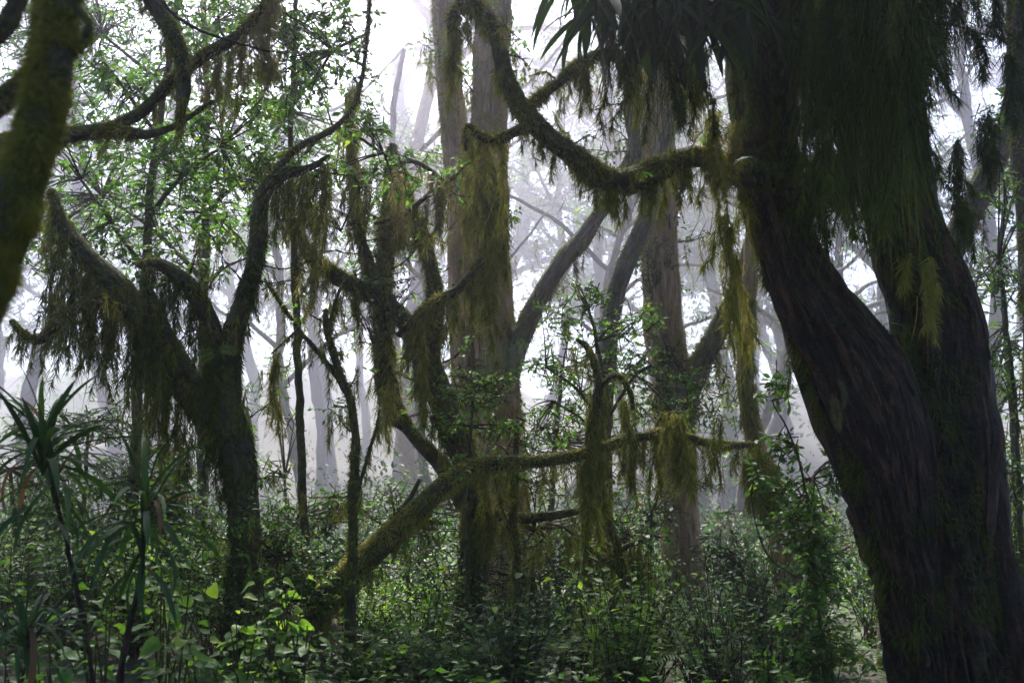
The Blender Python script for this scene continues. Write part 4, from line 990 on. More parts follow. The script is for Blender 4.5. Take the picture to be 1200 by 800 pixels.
BROAD = [blade_mesh('leaf', 'leaf_bright', tn, 1, w, f, b, True) for tn, w, f, b in [(0.15, .62, .10, .15), (0.4, .7, .14, .25), (0.62, .6, .08, .1), (0.85, .66, .16, .3)]]
BROAD_D = [blade_mesh('leaf', 'leaf', tn, 1, w, f, b, True) for tn, w, f, b in [(0.2, .6, .10, .15), (0.45, .66, .14, .25), (0.6, .55, .08, .1), (0.8, .62, .16, .3)]]
BROAD_P = [blade_mesh('leaf', 'leaf_pale', tn, 1, w, f, b, True) for tn, w, f, b in [(0.5, .6, .10, .15), (0.7, .66, .14, .25)]]
OVAL = [blade_mesh('leaf', 'leaf', tn, 1, w, f, b) for tn, w, f, b in [(0.2, .45, .10, .15), (0.5, .5, .14, .25), (0.7, .42, .08, .1), (0.9, .46, .16, .3)]]
STRAP = [strap_mesh('leaf', 'leaf_dark', tn, 1, w, b, tw) for tn, w, b, tw in [(0.2, .056, .25, .2), (0.4, .06, .42, -.3), (0.5, .062, .6, .4), (0.6, .055, .8, -.2), (0.1, .058, .1, .1), (0.8, .05, .5, .3)]]
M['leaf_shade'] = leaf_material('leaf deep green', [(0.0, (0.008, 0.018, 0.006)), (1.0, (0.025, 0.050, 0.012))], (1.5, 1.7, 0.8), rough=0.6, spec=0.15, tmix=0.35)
STRAP_DARK = [strap_mesh('leaf', 'leaf_shade', tn, 1, w, b, tw) for tn, w, b, tw in [(0.2, .10, .12, .3), (0.5, .09, .25, -.3), (0.9, .11, .3, .5)]]
STRAP_DEAD = strap_mesh('leaf', 'dead_leaf', 0.6, 1, .07, 1.1, .8)
UP = np.array([0, 0, 1.0])

# ------------------------------------------------------------------ strap-leaved plants at the lower left
def strap_plant(label, stem, whorls):
    d = stem[0][2]
    t = Tree('strap_leaved_plant', label, 'plant', ground_base(stem[0][0], d, 1000), 'strap-leaved plants in the left foreground')
    gy = ground_y(stem[0][0], d) + 4
    t.tube('stem', [(stem[0][0], gy, d, stem[0][3])] + [(a, b, c, e * .7) for a, b, c, e in stem], 'bark_red', key='m', wob=0.6)
    for (x, y, dd, n, lpx, lo, hi) in whorls:
        c = P(x, y, dd)
        for k in range(n):
            az = k * 2.39996 + rng.uniform(-.25, .25); el = rng.uniform(lo, hi) if k > n * .18 else rng.uniform(0.9, 1.4)
            dr = np.array([math.cos(az) * math.cos(el), math.sin(az) * math.cos(el), math.sin(el)])
            dead = rng.random() < 0.03
            o = link('leaf', STRAP_DEAD if dead else STRAP[int(rng.integers(0, 6))], t.root)
            base = c + UP * (rng.uniform(-0.5, 0.25) * lpx * 0.5 * U(dd))
            place(o, base, dr, UP + rng.normal(size=3) * 0.1, lpx * U(dd) * rng.uniform(0.7, 1.15), t.o)
    return t
strap_plant('tall strap-leaved plant with a leafy head at the left edge', [(118, 900, 4.6, 4), (104, 760, 4.6, 4), (88, 680, 4.6, 4), (72, 610, 4.6, 3.5), (58, 545, 4.6, 3)], [(52, 525, 4.6, 54, 125, -0.1, 0.9), (64, 580, 4.6, 22, 115, -0.7, 0.2)])
strap_plant('strap-leaved plant on a leaning stem in front of the shaggy tree', [(128, 900, 4.5, 6), (146, 760, 4.5, 6), (162, 690, 4.5, 5), (170, 620, 4.5, 4)], [(172, 596, 4.5, 46, 115, -0.2, 0.8), (168, 640, 4.5, 16, 105, -0.8, 0.0)])
strap_plant('short strap-leaved plant at the bottom left corner', [(50, 900, 4.2, 5), (40, 800, 4.2, 5), (32, 745, 4.2, 4)], [(32, 745, 4.2, 44, 105, -0.3, 0.9)])

# ------------------------------------------------------------------ broad-leaved herbs, each leaf a piece
def herb(label, x, y, d, n, leafpx, spread, pool, group, stems=5, rise=60):
    t = Tree('broad_leaved_plant', label, 'plant', ground_base(x, d, 900), group)
    gy = ground_y(x, d)
    per = max(2, n // stems)
    for s in range(stems):
        tx, ty = x + rng.normal(0, spread * 0.6), y + rng.uniform(-0.4, 0.7) * rise
        tx0 = x + rng.normal(0, 10); dd = d + rng.normal(0, spread * 0.5) * U(d)
        t.tube('stem', [(tx0, gy + 3, d, 1.6), ((tx0 * .6 + tx * .4) + 4, gy * .5 + ty * .5, (d + dd) / 2, 1.4), (tx, ty, dd, 0.9)], 'bark_mossy', key='s%d' % s, wob=0.5)
        C = t.paths['s%d' % s][0]
        for k in range(per):
            f = 1 - (k / per) * min(0.75, 140 / max(60, gy - ty)) - 0.02
            c = C[int(np.clip(f, 0, 1) * (len(C) - 1))]
            az = k * 2.6 + rng.uniform(-.6, .6) + s
            dr = np.array([math.cos(az), math.sin(az), rng.uniform(-0.25, 0.35)])
            pet = leafpx * 0.45 * U(d)
            pos = c + norm(dr) * pet
            V, F, a, _ = twigs(c[None], pos[None], 0.6 * U(d), 0.02)
            o = link('leaf', pool[int(rng.integers(0, len(pool)))], t.root)
            place(o, pos, dr + np.array([0, 0, -0.25]), UP + rng.normal(size=3) * 0.35 + np.array([0, -0.25, 0]), leafpx * U(d) * rng.uniform(0.6, 1.15), t.o)
HG = 'broad-leaved plants in the left foreground'
hl = ['broad-leaved green plant below the second strap-leaved plant', 'broad-leaved plant between the strap-leaved stems at lower left', 'broad-leaved plant under the shaggy tree\'s trunk at the bottom', 'bright green broad-leaved plant right of the shaggy tree\'s trunk', 'broad-leaved plant crowding the lower end of the log', 'broad-leaved plant at the bottom edge left of the shaggy trunk', 'low broad-leaved plant at the bottom left corner', 'broad-leaved plant behind the short strap-leaved plant']
for lab, (x, y, d, n, lp, sp, pool) in zip(hl, [(185, 690, 5.6, 44, 22, 44, BROAD), (110, 700, 5.4, 34, 20, 36, BROAD_D), (270, 720, 6.2, 50, 19, 46, BROAD), (330, 700, 6.6, 54, 17, 36, BROAD), (345, 760, 6.4, 44, 17, 40, BROAD_D), (225, 770, 5.8, 44, 20, 44, BROAD_D), (60, 780, 5.2, 30, 22, 40, BROAD_D), (20, 690, 6.0, 30, 18, 30, BROAD_D)]):
    herb(lab, x, y - 14, d, int(n * 1.5), lp * 1.12, sp * 1.1, pool, HG, 9, 60)
MG = 'leafy plants along the bottom of the view'
ml = ['leafy plant at the foot of the thin upright mossy sapling', 'leafy plant in front of the pale pinkish trunk', 'bright leafy plant below the thickest hanging moss', 'leafy plant at the foot of the bent mossy sapling', 'leafy plant at the foot of the straight trunk', 'leafy plant at the bottom beside the fluted trunk', 'dark leafy plant in the shade left of the twisted tree\'s foot', 'leafy plant at the bottom edge below the log']
for lab, (x, y, d, n, lp, sp, pool) in zip(ml, [(600, 740, 9.2, 50, 13, 40, BROAD_P), (520, 760, 8.8, 50, 13, 44, BROAD_P + BROAD_D), (680, 700, 9.3, 60, 13, 44, BROAD), (740, 745, 9.0, 50, 13, 40, BROAD_D), (830, 730, 8.8, 60, 13, 40, BROAD_D), (900, 770, 8.6, 50, 13, 40, BROAD_D + BROAD_P), (470, 745, 8.8, 40, 12, 40, BROAD_D), (400, 780, 8.2, 44, 14, 40, BROAD_D)]):
    herb(lab, x, y - 18, d, int(n * 1.4), lp * 1.15, sp * 1.1, pool, MG, 10, 64)

# ------------------------------------------------------------------ epiphyte with hanging strap leaves, top right of the middle
t = Tree('strap_leaf_epiphyte', 'dark epiphyte with long hanging strap leaves at the top, on the big tree', 'plant', P(775, -40, 5.6))
for k in range(190):
    x = rng.uniform(672, 880); y = rng.uniform(-70, 15)
    az = rng.uniform(0, 6.28); el = rng.uniform(-1.45, -0.35)
    dr = np.array([math.cos(az) * math.cos(el), math.sin(az) * math.cos(el) * .7, math.sin(el)])
    o = link('leaf', STRAP_DARK[int(rng.integers(0, 3))], t.root)
    place(o, P(x, y, 5.6 + rng.normal(0, .12)), dr, UP + rng.normal(size=3) * .2, U(5.6) * rng.uniform(60, 130), t.o)
G = Geo(); pendants(G, np.array([P(rng.uniform(690, 880), rng.uniform(-90, -20), 5.7 + rng.normal(0, .1)) for _ in range(34)]), rng.uniform(40, 90, 34) * U(5.7), rng.uniform(9, 16, 34) * U(5.7), U(5.7), 1.3, 0.4)
o = link('root_mat', G.mesh('root_mat', M['moss_deep'], t.o), t.root); o['kind'] = 'stuff'

# ------------------------------------------------------------------ ferns
def frond(t, x, y, d, lpx, az, el, mat, tone=0.5, curve=0.9, wide=0.22, face=None):
    n = 20; L = lpx * U(d); pos = P(x, y, d)
    h = np.array([math.cos(az), math.sin(az), 0]); a = el; c = pos.copy(); pts, dirs = [], []
    for k in range(n):
        dr = h * math.cos(a) + UP * math.sin(a); pts.append(c.copy()); dirs.append(dr); c = c + dr * L / n; a -= curve * 2 / n
    pts, dirs = np.array(pts), np.array(dirs)
    up0 = face if face is not None else UP
    side = norm(np.cross(dirs, np.tile(up0, (n, 1)) + 1e-3))
    G = Geo()
    s = np.arange(n) / n; prof = np.sin(math.pi * np.clip(s * 0.88 + 0.12, 0, 1)) ** 0.7 * wide * L
    for sg in (-1, 1):
        d2 = norm(side * sg + dirs * 0.35 - UP * 0.12)
        nrm = np.cross(side, dirs)
        G.add(*leaves(pts[2:], d2[2:], nrm[2:], prof[2:], np.full(n - 2, L / n * 0.42), np.clip(tone + rng.normal(0, .08, n - 2), 0, 1), fold=.1, bend=.12, fine=True))
    V, F, A, _ = twigs(pts[:-1], pts[1:], 0.8 * U(d), 0.0, 2); G.add(V, F, A * 0.2)
    return link('frond', G.mesh('frond', M[mat], t.o), t.root)
def fern(label, x, y, d, fr, mat):
    t = Tree('fern', label, 'fern', P(x, y, d), 'ferns growing on the trees')
    for f in fr: frond(t, x + f[0], y + f[1], d, f[2], f[3], f[4], mat, *f[5:])
M['fern_old'] = leaf_material('yellowing fern', [(0, (0.05, 0.065, 0.02)), (1, (0.20, 0.19, 0.07))], (1.3, 1.3, 0.9), rough=.6)
FC = np.array([0, -1.0, 0.2])
fern('fern with arching fronds on the big tree above the S-shaped limb', 905, 200, 5.85, [(0, 0, 80, 2.2, 1.5, .5, 1.1, .16), (6, 10, 90, 1.0, 1.3, .4, 1.1, .16), (-6, 12, 70, -2.6, 1.3, .5, 1.2, .16), (14, 0, 80, -.4, 1.2, .6, 1.0, .16)], 'leaf_shade')
fern('single yellowed fern frond hanging on the big dark trunk', 975, 462, 5.72, [(0, 0, 46, 0.3, -1.25, .2, .2, .2, FC), (6, -18, 40, -.6, -.9, .05, .6, .14, FC)], 'fern_old')
fern('grey green fern hanging against the twin trunks', 598, 395, 14.2, [(-12, 0, 50, 3.6, -0.7, .8, .6, .22, FC), (-2, 2, 56, -1.6, -1.0, .7, .4, .22, FC), (6, 0, 40, -.3, -.6, .7, .8, .2, FC)], 'leaf_pale')
fern('small bright fern on the shaggy tree\'s upright limb', 252, 412, 7.9, [(0, 0, 34, 3.0, 0.2, .8, .7, .25, FC), (2, 4, 30, -2.6, 0.0, .8, .7, .25, FC), (4, 0, 30, -.5, .5, .8, .8, .25, FC)], 'leaf_bright')
fern('tangled small fern in the fork of the big dark tree', 1008, 385, 6.2, [(0, 0, 46, 2.4, 1.2, .4, .9, .2), (10, -4, 50, .4, 1.1, .4, .8, .2), (18, 4, 44, -.6, .9, .4, 1.0, .2), (-8, 2, 40, -2.5, .9, .4, 1., .2)], 'leaf_dark')
fern('fern at the right among the shrub leaves', 1165, 345, 8.4, [(0, 0, 60, 3.2, -.2, .6, .5, .2), (4, 4, 44, 0.2, .2, .6, .7, .2)], 'leaf')

def ground_fern(label, x, y, d, n, lpx, mat, tone):
    t = Tree('fern', label, 'fern', ground_base(x, d, 780), 'ferns in the undergrowth')
    y = max(y, ground_y(x, d) - 40)
    for k in range(n):
        frond(t, x + rng.normal(0, 3), y + rng.normal(0, 3), d, lpx * rng.uniform(.75, 1.15), k * 2.4 + rng.uniform(-.3, .3), rng.uniform(.7, 1.25), mat, tone + rng.normal(0, .1), rng.uniform(.7, 1.0), .2)
    t.tube('rootstock', [(x, ground_y(x, d) + 3, d, 6), (x, (ground_y(x, d) + y) / 2, d, 5), (x, y + 1, d, 4)], 'bark_mossy', key='m', wob=.5)
for a in [('arching fern in the undergrowth below the log', 455, 752, 8.2, 9, 74, 'leaf', .4), ('fern at the foot of the shaggy tree', 262, 748, 7.2, 9, 84, 'leaf', .45), ('fern in the undergrowth under the hanging moss', 655, 735, 8.8, 9, 70, 'leaf_bright', .3), ('fern beside the straight trunk\'s foot', 815, 742, 8.8, 9, 72, 'leaf', .5),
          ('large fern against the left side of the big dark trunk', 985, 700, 6.9, 10, 96, 'leaf', .35), ('fern at the bottom edge right of the log\'s foot', 545, 775, 8.0, 8, 70, 'leaf_dark', .7), ('fern near the bottom left corner', 100, 760, 5.6, 8, 86, 'leaf', .35)]:
    ground_fern(*a)

# ------------------------------------------------------------------ leafy trees and shrubs
def leafy(name, label, cat, stem, blobs, roots=None, group=None, mat='leaf', leafpx=9, nleaf=8, twig=34, var=(.45, .2), wr=.45, sm='bark_mossy', extra=(), fine=False):
    d = stem[0][2]
    t = Tree(name, label, cat, ground_base(stem[0][0], d, 780), group)
    t.tube('trunk', [(stem[0][0], ground_y(stem[0][0], d) + 5, d, stem[0][3] * 1.3)] + list(stem), sm, key='m', wob=0.6)
    for e in extra: t.tube('branch', e, sm, wob=0.6)
    rts = roots or ([p[:3] for p in stem] + [p[:3] for e in extra for p in e])
    t.crown(blobs, leafpx=leafpx, nleaf=nleaf, mat=mat, twig=twig, var=var, wr=wr, roots=rts, fine=fine)
    return t
leafy('leafy_tree', 'small tree whose green leaves fill the upper left behind the boughs', 'tree',
      [(150, 700, 10, 9), (160, 500, 10, 8), (170, 330, 10, 7), (176, 240, 10, 6), (190, 120, 10, 5), (210, -20, 10, 4)],
      [(130, 90, 9.6, 60, 40, 46), (190, 190, 9.6, 80, 46, 70), (255, 170, 9.4, 70, 60, 70), (290, 110, 9.4, 60, 50, 56), (130, 260, 9.8, 70, 50, 56), (250, 250, 9.8, 60, 40, 44), (100, 150, 10, 50, 40, 30), (205, 300, 9.9, 80, 40, 44), (60, 210, 10, 50, 60, 34), (70, 300, 10, 60, 30, 24)],
      extra=[[(176, 250, 10, 4), (215, 205, 9.8, 3), (262, 170, 9.5, 2)], [(172, 320, 10, 4), (130, 260, 9.9, 3), (95, 210, 9.9, 2)], [(185, 160, 10, 3), (150, 110, 9.8, 2.5), (120, 70, 9.6, 2)]], leafpx=13.5, var=(.36, .24))
leafy('leafy_tree', 'tree with dense small leaves farther back at the upper left', 'tree',
      [(235, 720, 14, 9), (238, 500, 14, 8), (240, 330, 14, 7), (242, 200, 14, 5), (240, 40, 14, 4), (236, -80, 14, 3)],
      [(120, 40, 14, 90, 60, 130), (230, 60, 14, 90, 60, 140), (320, 130, 14, 70, 70, 130), (160, 160, 14, 90, 60, 150), (240, 230, 14, 90, 60, 150), (110, 250, 14, 80, 60, 120), (380, 60, 14, 50, 60, 60), (300, 270, 14, 50, 40, 50), (60, 130, 14, 60, 80, 80), (30, 260, 14, 50, 60, 60), (390, 190, 14, 50, 60, 60), (20, 40, 14, 70, 60, 110), (90, 0, 14, 80, 40, 90), (300, 20, 14, 70, 40, 80)],
      extra=[[(240, 330, 14, 4), (180, 270, 14, 3), (120, 230, 14, 2)], [(241, 250, 14, 4), (300, 190, 14, 3), (340, 130, 14, 2)], [(240, 150, 14, 3), (180, 90, 14, 3), (120, 40, 14, 2)]], leafpx=9, nleaf=8, twig=30, var=(.45, .22))
leafy('leafy_tree', 'small tree with bright leaves over the top centre left, above the moss', 'tree',
      [(360, 720, 9.6, 7), (352, 500, 9.6, 6), (345, 300, 9.6, 5), (340, 180, 9.6, 4), (345, 60, 9.6, 3.5), (350, -40, 9.6, 3)],
      [(350, 90, 9.0, 46, 60, 50), (330, 30, 9.0, 60, 40, 46), (410, 70, 9.0, 40, 40, 26), (430, 140, 9.1, 40, 30, 26), (460, 200, 9.2, 36, 34, 26), (300, 200, 9.2, 50, 34, 40), (350, 200, 8.8, 60, 24, 40), (380, 20, 9, 60, 24, 26), (250, 30, 9, 60, 26, 24)],
      extra=[[(342, 200, 9.6, 3), (390, 150, 9.3, 2.5), (450, 180, 9.2, 2)], [(345, 90, 9.6, 3), (390, 60, 9.2, 2.5), (430, 40, 9, 2)]], mat='leaf', leafpx=13, var=(.42, .24))
leafy('leafy_shrub', 'tall leafy shrub with light green leaves in the middle right', 'shrub',
      [(716, 720, 11.6, 8), (714, 620, 11.6, 6), (712, 540, 11.6, 5), (712, 470, 11.6, 4), (700, 400, 11.6, 3), (690, 360, 11.6, 2)],
      [(660, 370, 11.6, 34, 26, 34), (690, 345, 11.6, 30, 20, 26), (650, 430, 11.6, 44, 26, 34), (735, 380, 11.5, 44, 30, 44), (765, 430, 11.5, 40, 34, 44), (720, 430, 11.5, 40, 30, 36), (660, 490, 11.6, 46, 26, 30), (775, 480, 11.4, 44, 18, 36), (630, 510, 11.6, 40, 26, 24), (820, 455, 11.5, 30, 24, 20)],
      extra=[[(713, 520, 11.6, 3), (680, 460, 11.6, 2.5), (640, 430, 11.6, 2)], [(712, 490, 11.6, 3), (745, 440, 11.5, 2.5), (785, 420, 11.5, 2)], [(713, 560, 11.6, 3), (690, 500, 11.6, 2), (650, 470, 11.6, 2)]], leafpx=10, nleaf=7, twig=32, var=(.5, .22))
leafy('leafy_shrub', 'leafy growth in the mist behind the middle right shrub', 'shrub',
      [(640, 720, 16, 6), (644, 620, 16, 5), (650, 520, 16, 4), (660, 430, 16, 3)],
      [(640, 520, 16, 60, 40, 70), (690, 470, 16, 60, 44, 70), (760, 520, 16, 50, 40, 50), (620, 600, 16, 60, 40, 60), (840, 480, 16, 40, 40, 40), (700, 580, 16, 70, 40, 70), (650, 420, 16, 40, 40, 30)], mat='leaf_pale', leafpx=7, nleaf=8, twig=26, var=(.5, .2))
leafy('leafy_sapling', 'young leafy sapling growing up in front of the twin trunks', 'sapling',
      [(548, 720, 9.8, 4), (548, 620, 9.8, 3.5), (550, 550, 9.8, 3), (552, 500, 9.8, 2.5), (556, 460, 9.8, 2)],
      [(560, 470, 9.8, 40, 18, 30), (530, 500, 9.8, 40, 18, 26), (590, 505, 9.8, 36, 16, 24), (575, 450, 9.8, 30, 14, 16), (548, 440, 9.8, 26, 14, 10), (520, 460, 9.8, 24, 14, 10)], leafpx=9.5, nleaf=7, twig=30, var=(.6, .2))
leafy('climbing_vine', 'leafy vine climbing beside the left foot of the big dark tree', 'vine',
      [(965, 780, 7.6, 3), (958, 700, 7.6, 2.5), (950, 640, 7.6, 2.5), (945, 580, 7.6, 2), (930, 520, 7.6, 1.5), (905, 470, 7.6, 1)],
      [(940, 600, 7.6, 34, 50, 44), (960, 660, 7.6, 36, 50, 44), (955, 730, 7.6, 44, 40, 40), (930, 780, 7.6, 50, 26, 30), (915, 520, 7.7, 20, 30, 14), (910, 450, 7.8, 26, 20, 10), (890, 560, 7.7, 22, 20, 8), (985, 770, 7.5, 40, 34, 24)],
      extra=[[(948, 680, 7.6, 1.5), (920, 668, 7.6, 1.4), (898, 648, 7.6, 1.2), (886, 615, 7.6, 1.1), (880, 580, 7.6, 1)]], mat='leaf', leafpx=14, nleaf=7, twig=38, var=(.4, .24), wr=.52, fine=True)
leafy('leafy_shrub', 'tall shrub with pointed leaves at the right edge', 'shrub',
      [(1200, 720, 8.6, 5), (1195, 600, 8.6, 4), (1190, 480, 8.6, 3), (1180, 380, 8.6, 2.5), (1170, 310, 8.6, 2)],
      [(1165, 330, 8.6, 36, 34, 26), (1160, 420, 8.6, 34, 34, 26), (1185, 470, 8.6, 30, 40, 26), (1190, 560, 8.6, 26, 46, 30), (1190, 660, 8.6, 24, 50, 30), (1195, 760, 8.6, 26, 40, 30), (1180, 230, 8.6, 30, 40, 20), (1175, 140, 8.6, 30, 40, 20)], leafpx=11, nleaf=6, twig=36, var=(.5, .22))
leafy('leafy_tree', 'leafy tree filling the gap between the big trunk and the right edge', 'tree',
      [(1195, 720, 13, 6), (1190, 560, 13, 5), (1180, 400, 13, 4), (1170, 300, 13, 3)],
      [(1170, 330, 13, 50, 50, 70), (1190, 430, 13, 40, 60, 70), (1195, 540, 13, 40, 60, 70), (1190, 650, 13, 40, 60, 80), (1190, 740, 13, 40, 50, 70), (1190, 200, 13, 30, 50, 40)], leafpx=8.5, nleaf=8, twig=28, var=(.5, .22))
leafy('hazy_shrub', 'pale rounded shrub in the mist left of the fluted trunk', 'shrub', [(878, 765, 19, 4), (880, 745, 19, 3), (884, 725, 19, 2)],
      [(880, 740, 19, 44, 26, 162), (900, 765, 18.5, 50, 24, 126), (850, 765, 19, 36, 20, 72), (870, 722, 19.5, 30, 12, 43)], mat='leaf_pale', leafpx=6, nleaf=8, twig=20, var=(.7, .2))
leafy('hazy_shrub', 'pale leafy shrub in the mist right of the shaggy tree', 'shrub', [(340, 690, 15, 4), (338, 620, 15, 3), (334, 560, 15, 2)],
      [(345, 600, 15, 34, 26, 40), (320, 560, 15, 26, 30, 30), (385, 610, 15, 40, 20, 40), (335, 500, 15, 22, 22, 14), (440, 600, 15.5, 40, 24, 40), (330, 430, 14, 30, 26, 14)], mat='leaf_pale', leafpx=6.5, nleaf=8, twig=24, var=(.75, .2))
for lab, x, d, y in [('hazy leafy shrub behind the log, left of the pale pinkish trunk', 430, 17, 610), ('hazy leafy shrub between the twisted tree and the thin upright sapling', 575, 19, 620), ('hazy leafy shrub behind the bent mossy sapling', 712, 20, 612), ('hazy leafy shrub right of the fluted trunk', 965, 16, 590), ('hazy leafy shrub behind the first strap-leaved plant', 50, 17, 590), ('tall hazy shrub left of the fluted trunk', 855, 24, 600)]:
    leafy('hazy_shrub', lab, 'shrub', [(x, ground_y(x, d) - 8, d, 3), (x + 3, (ground_y(x, d) + y) / 2, d, 2.5), (x - 2, y, d, 1.5)],
          [(x + rng.normal(0, 34), y + 16 + rng.uniform(-26, 50), d + rng.normal(0, .6), rng.uniform(22, 44), rng.uniform(14, 30), int(rng.uniform(22, 44))) for _ in range(6)], mat='leaf_pale', leafpx=6.5, nleaf=7, twig=26, var=(.4, .2))
for lab, x, d, y, w, mt in [('tall dark leafy bush at the left edge behind the strap-leaved plants', 15, 9.6, 530, 60, 'leaf'), ('tall leafy bush between the strap-leaved plants and the shaggy tree', 175, 9.8, 540, 56, 'leaf'), ('uneven leafy bush right of the shaggy tree\'s foot', 350, 10.4, 590, 50, 'leaf'), ('leafy bush left of the twisted tree\'s foot', 475, 12.4, 610, 44, 'leaf'),
                            ('leafy bush between the hanging moss and the straight trunk', 735, 12.2, 610, 40, 'leaf'), ('tall leafy bush at the left of the big dark trunk', 955, 9.4, 540, 46, 'leaf'), ('leafy bush behind the bent sapling\'s foot', 650, 12.6, 620, 44, 'leaf_dark'), ('leafy bush between the straight and fluted trunks', 868, 13.0, 640, 40, 'leaf_dark')]:
    gyy = ground_y(x, d)
    leafy('leafy_bush', lab, 'bush', [(x, gyy - 8, d, 5), (x + 5, (gyy + y) / 2 + 20, d, 4), (x - 3, y + 20, d, 2.5)],
          [(x + rng.normal(0, w * .7), y + (gyy - y) * (k + .3) / 8, d + rng.normal(0, .4), rng.uniform(.55, 1) * w, rng.uniform(20, 34), int(rng.uniform(26, 46))) for k in range(7)], mat=mt, leafpx=11 * 10 / d, nleaf=7, twig=34, var=(.34, .24), wr=.5)
leafy('thicket_shrub', 'tangled pale leafy thicket behind the strap-leaved plants', 'shrub', [(90, 760, 11, 5), (96, 640, 11, 4), (100, 560, 11, 3), (104, 500, 11, 2)],
      [(60, 500, 11, 60, 30, 75), (130, 500, 11, 50, 36, 81), (90, 560, 11, 70, 30, 90), (170, 560, 10.6, 50, 40, 81), (60, 620, 11, 60, 34, 81), (140, 630, 10.6, 60, 40, 90), (210, 590, 10, 36, 44, 60), (220, 660, 9.6, 44, 40, 75), (30, 560, 11, 40, 40, 45), (100, 690, 10.5, 80, 34, 90)],
      extra=[[(96, 640, 11, 2), (140, 580, 11, 2), (190, 520, 10.6, 1.5)], [(98, 600, 11, 2), (60, 540, 11, 2), (30, 480, 11, 1.5)]], mat='leaf_pale', leafpx=8, nleaf=8, twig=30, var=(.5, .25))
leafy('thicket_shrub', 'dark leafy thicket wrapped round the shaggy tree\'s foot', 'shrub', [(320, 760, 8.6, 4), (322, 700, 8.6, 3), (325, 650, 8.6, 2)],
      [(320, 620, 8.7, 26, 40, 57), (340, 660, 8.7, 44, 34, 102), (250, 690, 8.0, 40, 50, 85), (300, 720, 7.9, 46, 40, 95), (370, 690, 8.8, 34, 30, 57), (240, 620, 8.4, 26, 44, 51)], leafpx=8.5, nleaf=8, twig=28, var=(.3, .22))
leafy('thicket_shrub', 'leafy thicket with hanging sprays behind the thin saplings', 'shrub', [(620, 740, 11.5, 4), (624, 680, 11.5, 3), (626, 620, 11.5, 2)],
      [(500, 610, 11.8, 36, 40, 54), (520, 680, 11.8, 50, 34, 64), (600, 640, 11.6, 50, 44, 80), (650, 660, 11.4, 40, 40, 64), (560, 700, 11.6, 50, 34, 64), (470, 580, 12, 40, 34, 41), (640, 560, 11.6, 30, 26, 28), (735, 620, 12, 20, 40, 22)], mat='leaf_pale', leafpx=7.5, nleaf=7, twig=28, var=(.35, .25))
leafy('hanging_spray_shrub', 'drooping leafy twigs beside the straight trunk', 'shrub', [(760, 720, 12.6, 3), (762, 660, 12.6, 2.5), (764, 600, 12.6, 2)],
      [(762, 590, 12.6, 24, 30, 26), (760, 640, 12.6, 22, 26, 20), (830, 560, 12.4, 20, 20, 8), (815, 480, 12.6, 34, 16, 14)], mat='leaf_dark', leafpx=7, nleaf=8, twig=24, var=(.7, .2))

# ------------------------------------------------------------------ undergrowth: single shrubs, then the ground cover
UG = 'low shrubs of the undergrowth'
def low_shrub(x, d, top, w, mat, lp, n):
    tone = {'leaf': 'mid green', 'leaf_pale': 'grey green', 'leaf_dark': 'dark green', 'leaf_bright': 'fresh green'}[mat]
    t = Tree('low_shrub', 'low %s leafy shrub in the dense undergrowth along the forest floor' % tone, 'shrub', ground_base(x, d, 780), tone + ' ' + UG)
    gy = ground_y(x, d); GL, GT = Geo(), Geo()
    u = U(d); h = max(14, gy - top)
    b = P(x, gy + 2, d)
    m = n
    tips = b + np.stack([rng.normal(0, w * .5, m) * u, rng.normal(0, w * .5, m) * u, h * u * np.clip(rng.normal(.72, .22, m), .15, 1.15)], 1)
    st = b + np.stack([rng.normal(0, w * .16, m) * u, rng.normal(0, w * .16, m) * u, np.zeros(m)], 1)
    spray(GL, GT, st, tips, u * 1.1, 12, u * lp, .5, (.45, .22), t0=.3)
    link('stems', GT.mesh('stems', M['twig'], t.o), t.root)['kind'] = 'stuff'
    link('foliage', GL.mesh('foliage', M[mat], t.o), t.root)['kind'] = 'stuff'
def top_y(x):
    return float(np.interp(x, [-60, 60, 200, 300, 380, 450, 520, 600, 700, 800, 880, 960, 1060, 1240], [560, 570, 590, 600, 620, 650, 665, 655, 640, 645, 650, 580, 690, 570]))
for k, (x, d) in enumerate([(float(a), float(b)) for b in (8.2, 9.4, 10.8, 12.6, 15.0, 18.0) for a in np.linspace(-40, 1230, 20) + rng.uniform(-30, 30, 20)]):
    if 960 < x < 1150 and d < 12: continue
    low_shrub(x, d, max(top_y(x) + rng.uniform(-6, 55) - (d - 8.2) * 2, 745 if 300 < x < 560 and d < 9 else 0), 60 * 9 / d + 14, ['leaf', 'leaf_pale', 'leaf_dark', 'leaf_bright'][k % 4], 10.5 * 9.5 / d * rng.uniform(.8, 1.5), int(rng.uniform(26, 44)))

def ground_cover():
    n = 36000
    d = 6.5 + 34 * rng.random(n) ** 1.7
    x = rng.uniform(-0.62, 0.62, n) * d; y = d + rng.normal(0, .3, n)
    z = gz(x, y)
    h = rng.gamma(2.0, .07, n) * (1 + d * .02)
    p = np.stack([x, y, z + h], 1)
    az = rng.uniform(0, 6.28, n)
    dr = np.stack([np.cos(az), np.sin(az), rng.uniform(-.2, .4, n)], 1)
    ln = rng.uniform(.05, .11, n) * (0.7 + d * .035)
    G = Geo(); G.add(*leaves(p, dr, norm(UP + rng.normal(size=(n, 3)) * .4), ln, ln * .5, np.clip(rng.normal(.45, .22, n) + .2 * vnoise(p * .8, 3), 0, 1), coarse=True))
    o = link('ground_cover', G.mesh('ground_cover', M['leaf'], np.zeros(3)))
    tag(o, 'mat of small leafy plants covering the forest floor', 'ground cover', kind='stuff')
ground_cover()

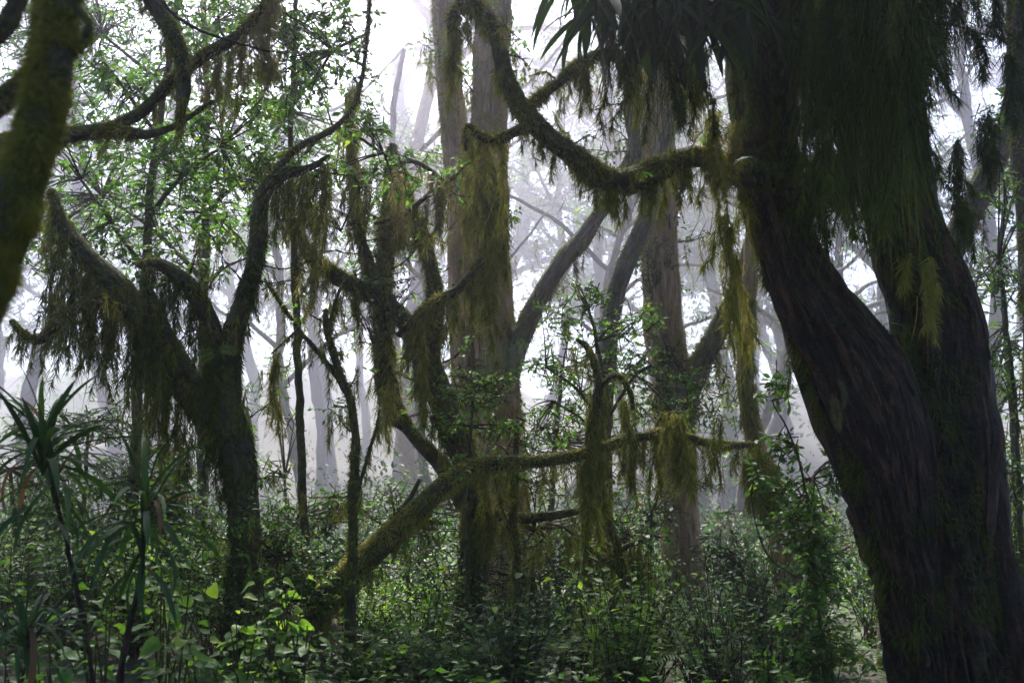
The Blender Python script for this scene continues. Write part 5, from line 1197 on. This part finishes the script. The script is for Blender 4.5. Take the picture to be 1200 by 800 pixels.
def far_wood():
    """the wooded hillside behind, one mass in the mist"""
    n = 42000
    c = 640
    cx = rng.uniform(-205, 205, c); cy_ = 110 + 205 * rng.random(c) ** 0.9; keep = np.abs(cx) < cy_ * 0.72 + 10
    cx, cy_ = cx[keep], cy_[keep]; c = len(cx)
    ch = rng.gamma(2.2, 4.2, c) * np.clip((cy_ - 94) / 52, 0.35, 1.25) + 1.5; cr = rng.uniform(3.0, 8.2, c)
    i = rng.integers(0, c, n)
    q = norm(rng.normal(size=(n, 3))) * (rng.random(n) ** 0.4)[:, None]
    p = np.stack([cx[i] + q[:, 0] * cr[i], cy_[i] + q[:, 1] * cr[i], gz(cx[i], cy_[i]) + ch[i] + q[:, 2] * ch[i] * .9], 1)
    d = norm(rng.normal(size=(n, 3)) + q)
    ln = rng.uniform(.55, 1.25, n)
    G = Geo(); G.add(*leaves(p, d, norm(UP + rng.normal(size=(n, 3)) * .6), ln, ln * .55, np.clip(rng.normal(.45, .15, c)[i] + rng.normal(0, .15, n), 0, 1), coarse=True))
    o = link('far_wood', G.mesh('far_wood', M['leaf'], np.zeros(3)))
    tag(o, 'wooded hillside fading into the mist behind the trees', 'woodland', kind='stuff')
far_wood()

def far_thicket():
    """low hazy bushes between the standing trees, too thick to count"""
    n = 48000; c = 620
    cy_ = 19 + 95 * rng.random(c) ** 1.2; cx = rng.uniform(-0.66, 0.66, c) * cy_
    ch = rng.gamma(2.5, 0.28, c) * (0.6 + cy_ / 60) + 0.2; cr = rng.uniform(0.7, 2.0, c)
    i = rng.integers(0, c, n)
    q = norm(rng.normal(size=(n, 3))) * (rng.random(n) ** 0.4)[:, None]
    p = np.stack([cx[i] + q[:, 0] * cr[i], cy_[i] + q[:, 1] * cr[i], gz(cx[i], cy_[i]) + ch[i] * (0.9 + q[:, 2])], 1)
    d = norm(rng.normal(size=(n, 3)) + q)
    ln = rng.uniform(.12, .24, n) * (0.6 + cy_[i] / 55)
    G = Geo(); G.add(*leaves(p, d, norm(UP + rng.normal(size=(n, 3)) * .6), ln, ln * .5, np.clip(rng.normal(.3, .15, c)[i] + rng.normal(0, .15, n), 0, 1), coarse=True))
    o = link('far_thicket', G.mesh('far_thicket', M['leaf_dark'], np.zeros(3)))
    tag(o, 'low pale bushes massed in the mist between the standing trees', 'bushes', kind='stuff')
far_thicket()

# ------------------------------------------------------------------ the misty air
def haze():
    x0, x1, y0, y1, z0, z1 = -368, 368, -43, 483, -2.2, 108.0
    V = np.array([(x, y, z) for x in (x0, x1) for y in (y0, y1) for z in (z0, z1)], float)
    F = np.array([[0, 1, 3, 2], [4, 6, 7, 5], [0, 4, 5, 1], [2, 3, 7, 6], [0, 2, 6, 4], [1, 5, 7, 3]])
    m, nt, out = new_mat('mist')
    v = nt.nodes.new('ShaderNodeVolumePrincipled')
    v.inputs['Color'].default_value = (0.89, 0.875, 1.0, 1)
    v.inputs['Density'].default_value = HAZE_DENSITY
    v.inputs['Anisotropy'].default_value = 0.87
    nt.links.new(v.outputs[0], out.inputs['Volume'])
    m.cycles.homogeneous_volume = True
    o = link('haze', mesh_of('haze', V, F, m))
    o['kind'] = 'stuff'; o['label'] = 'pale mist hanging through the whole forest'; o['category'] = 'mist'
haze()
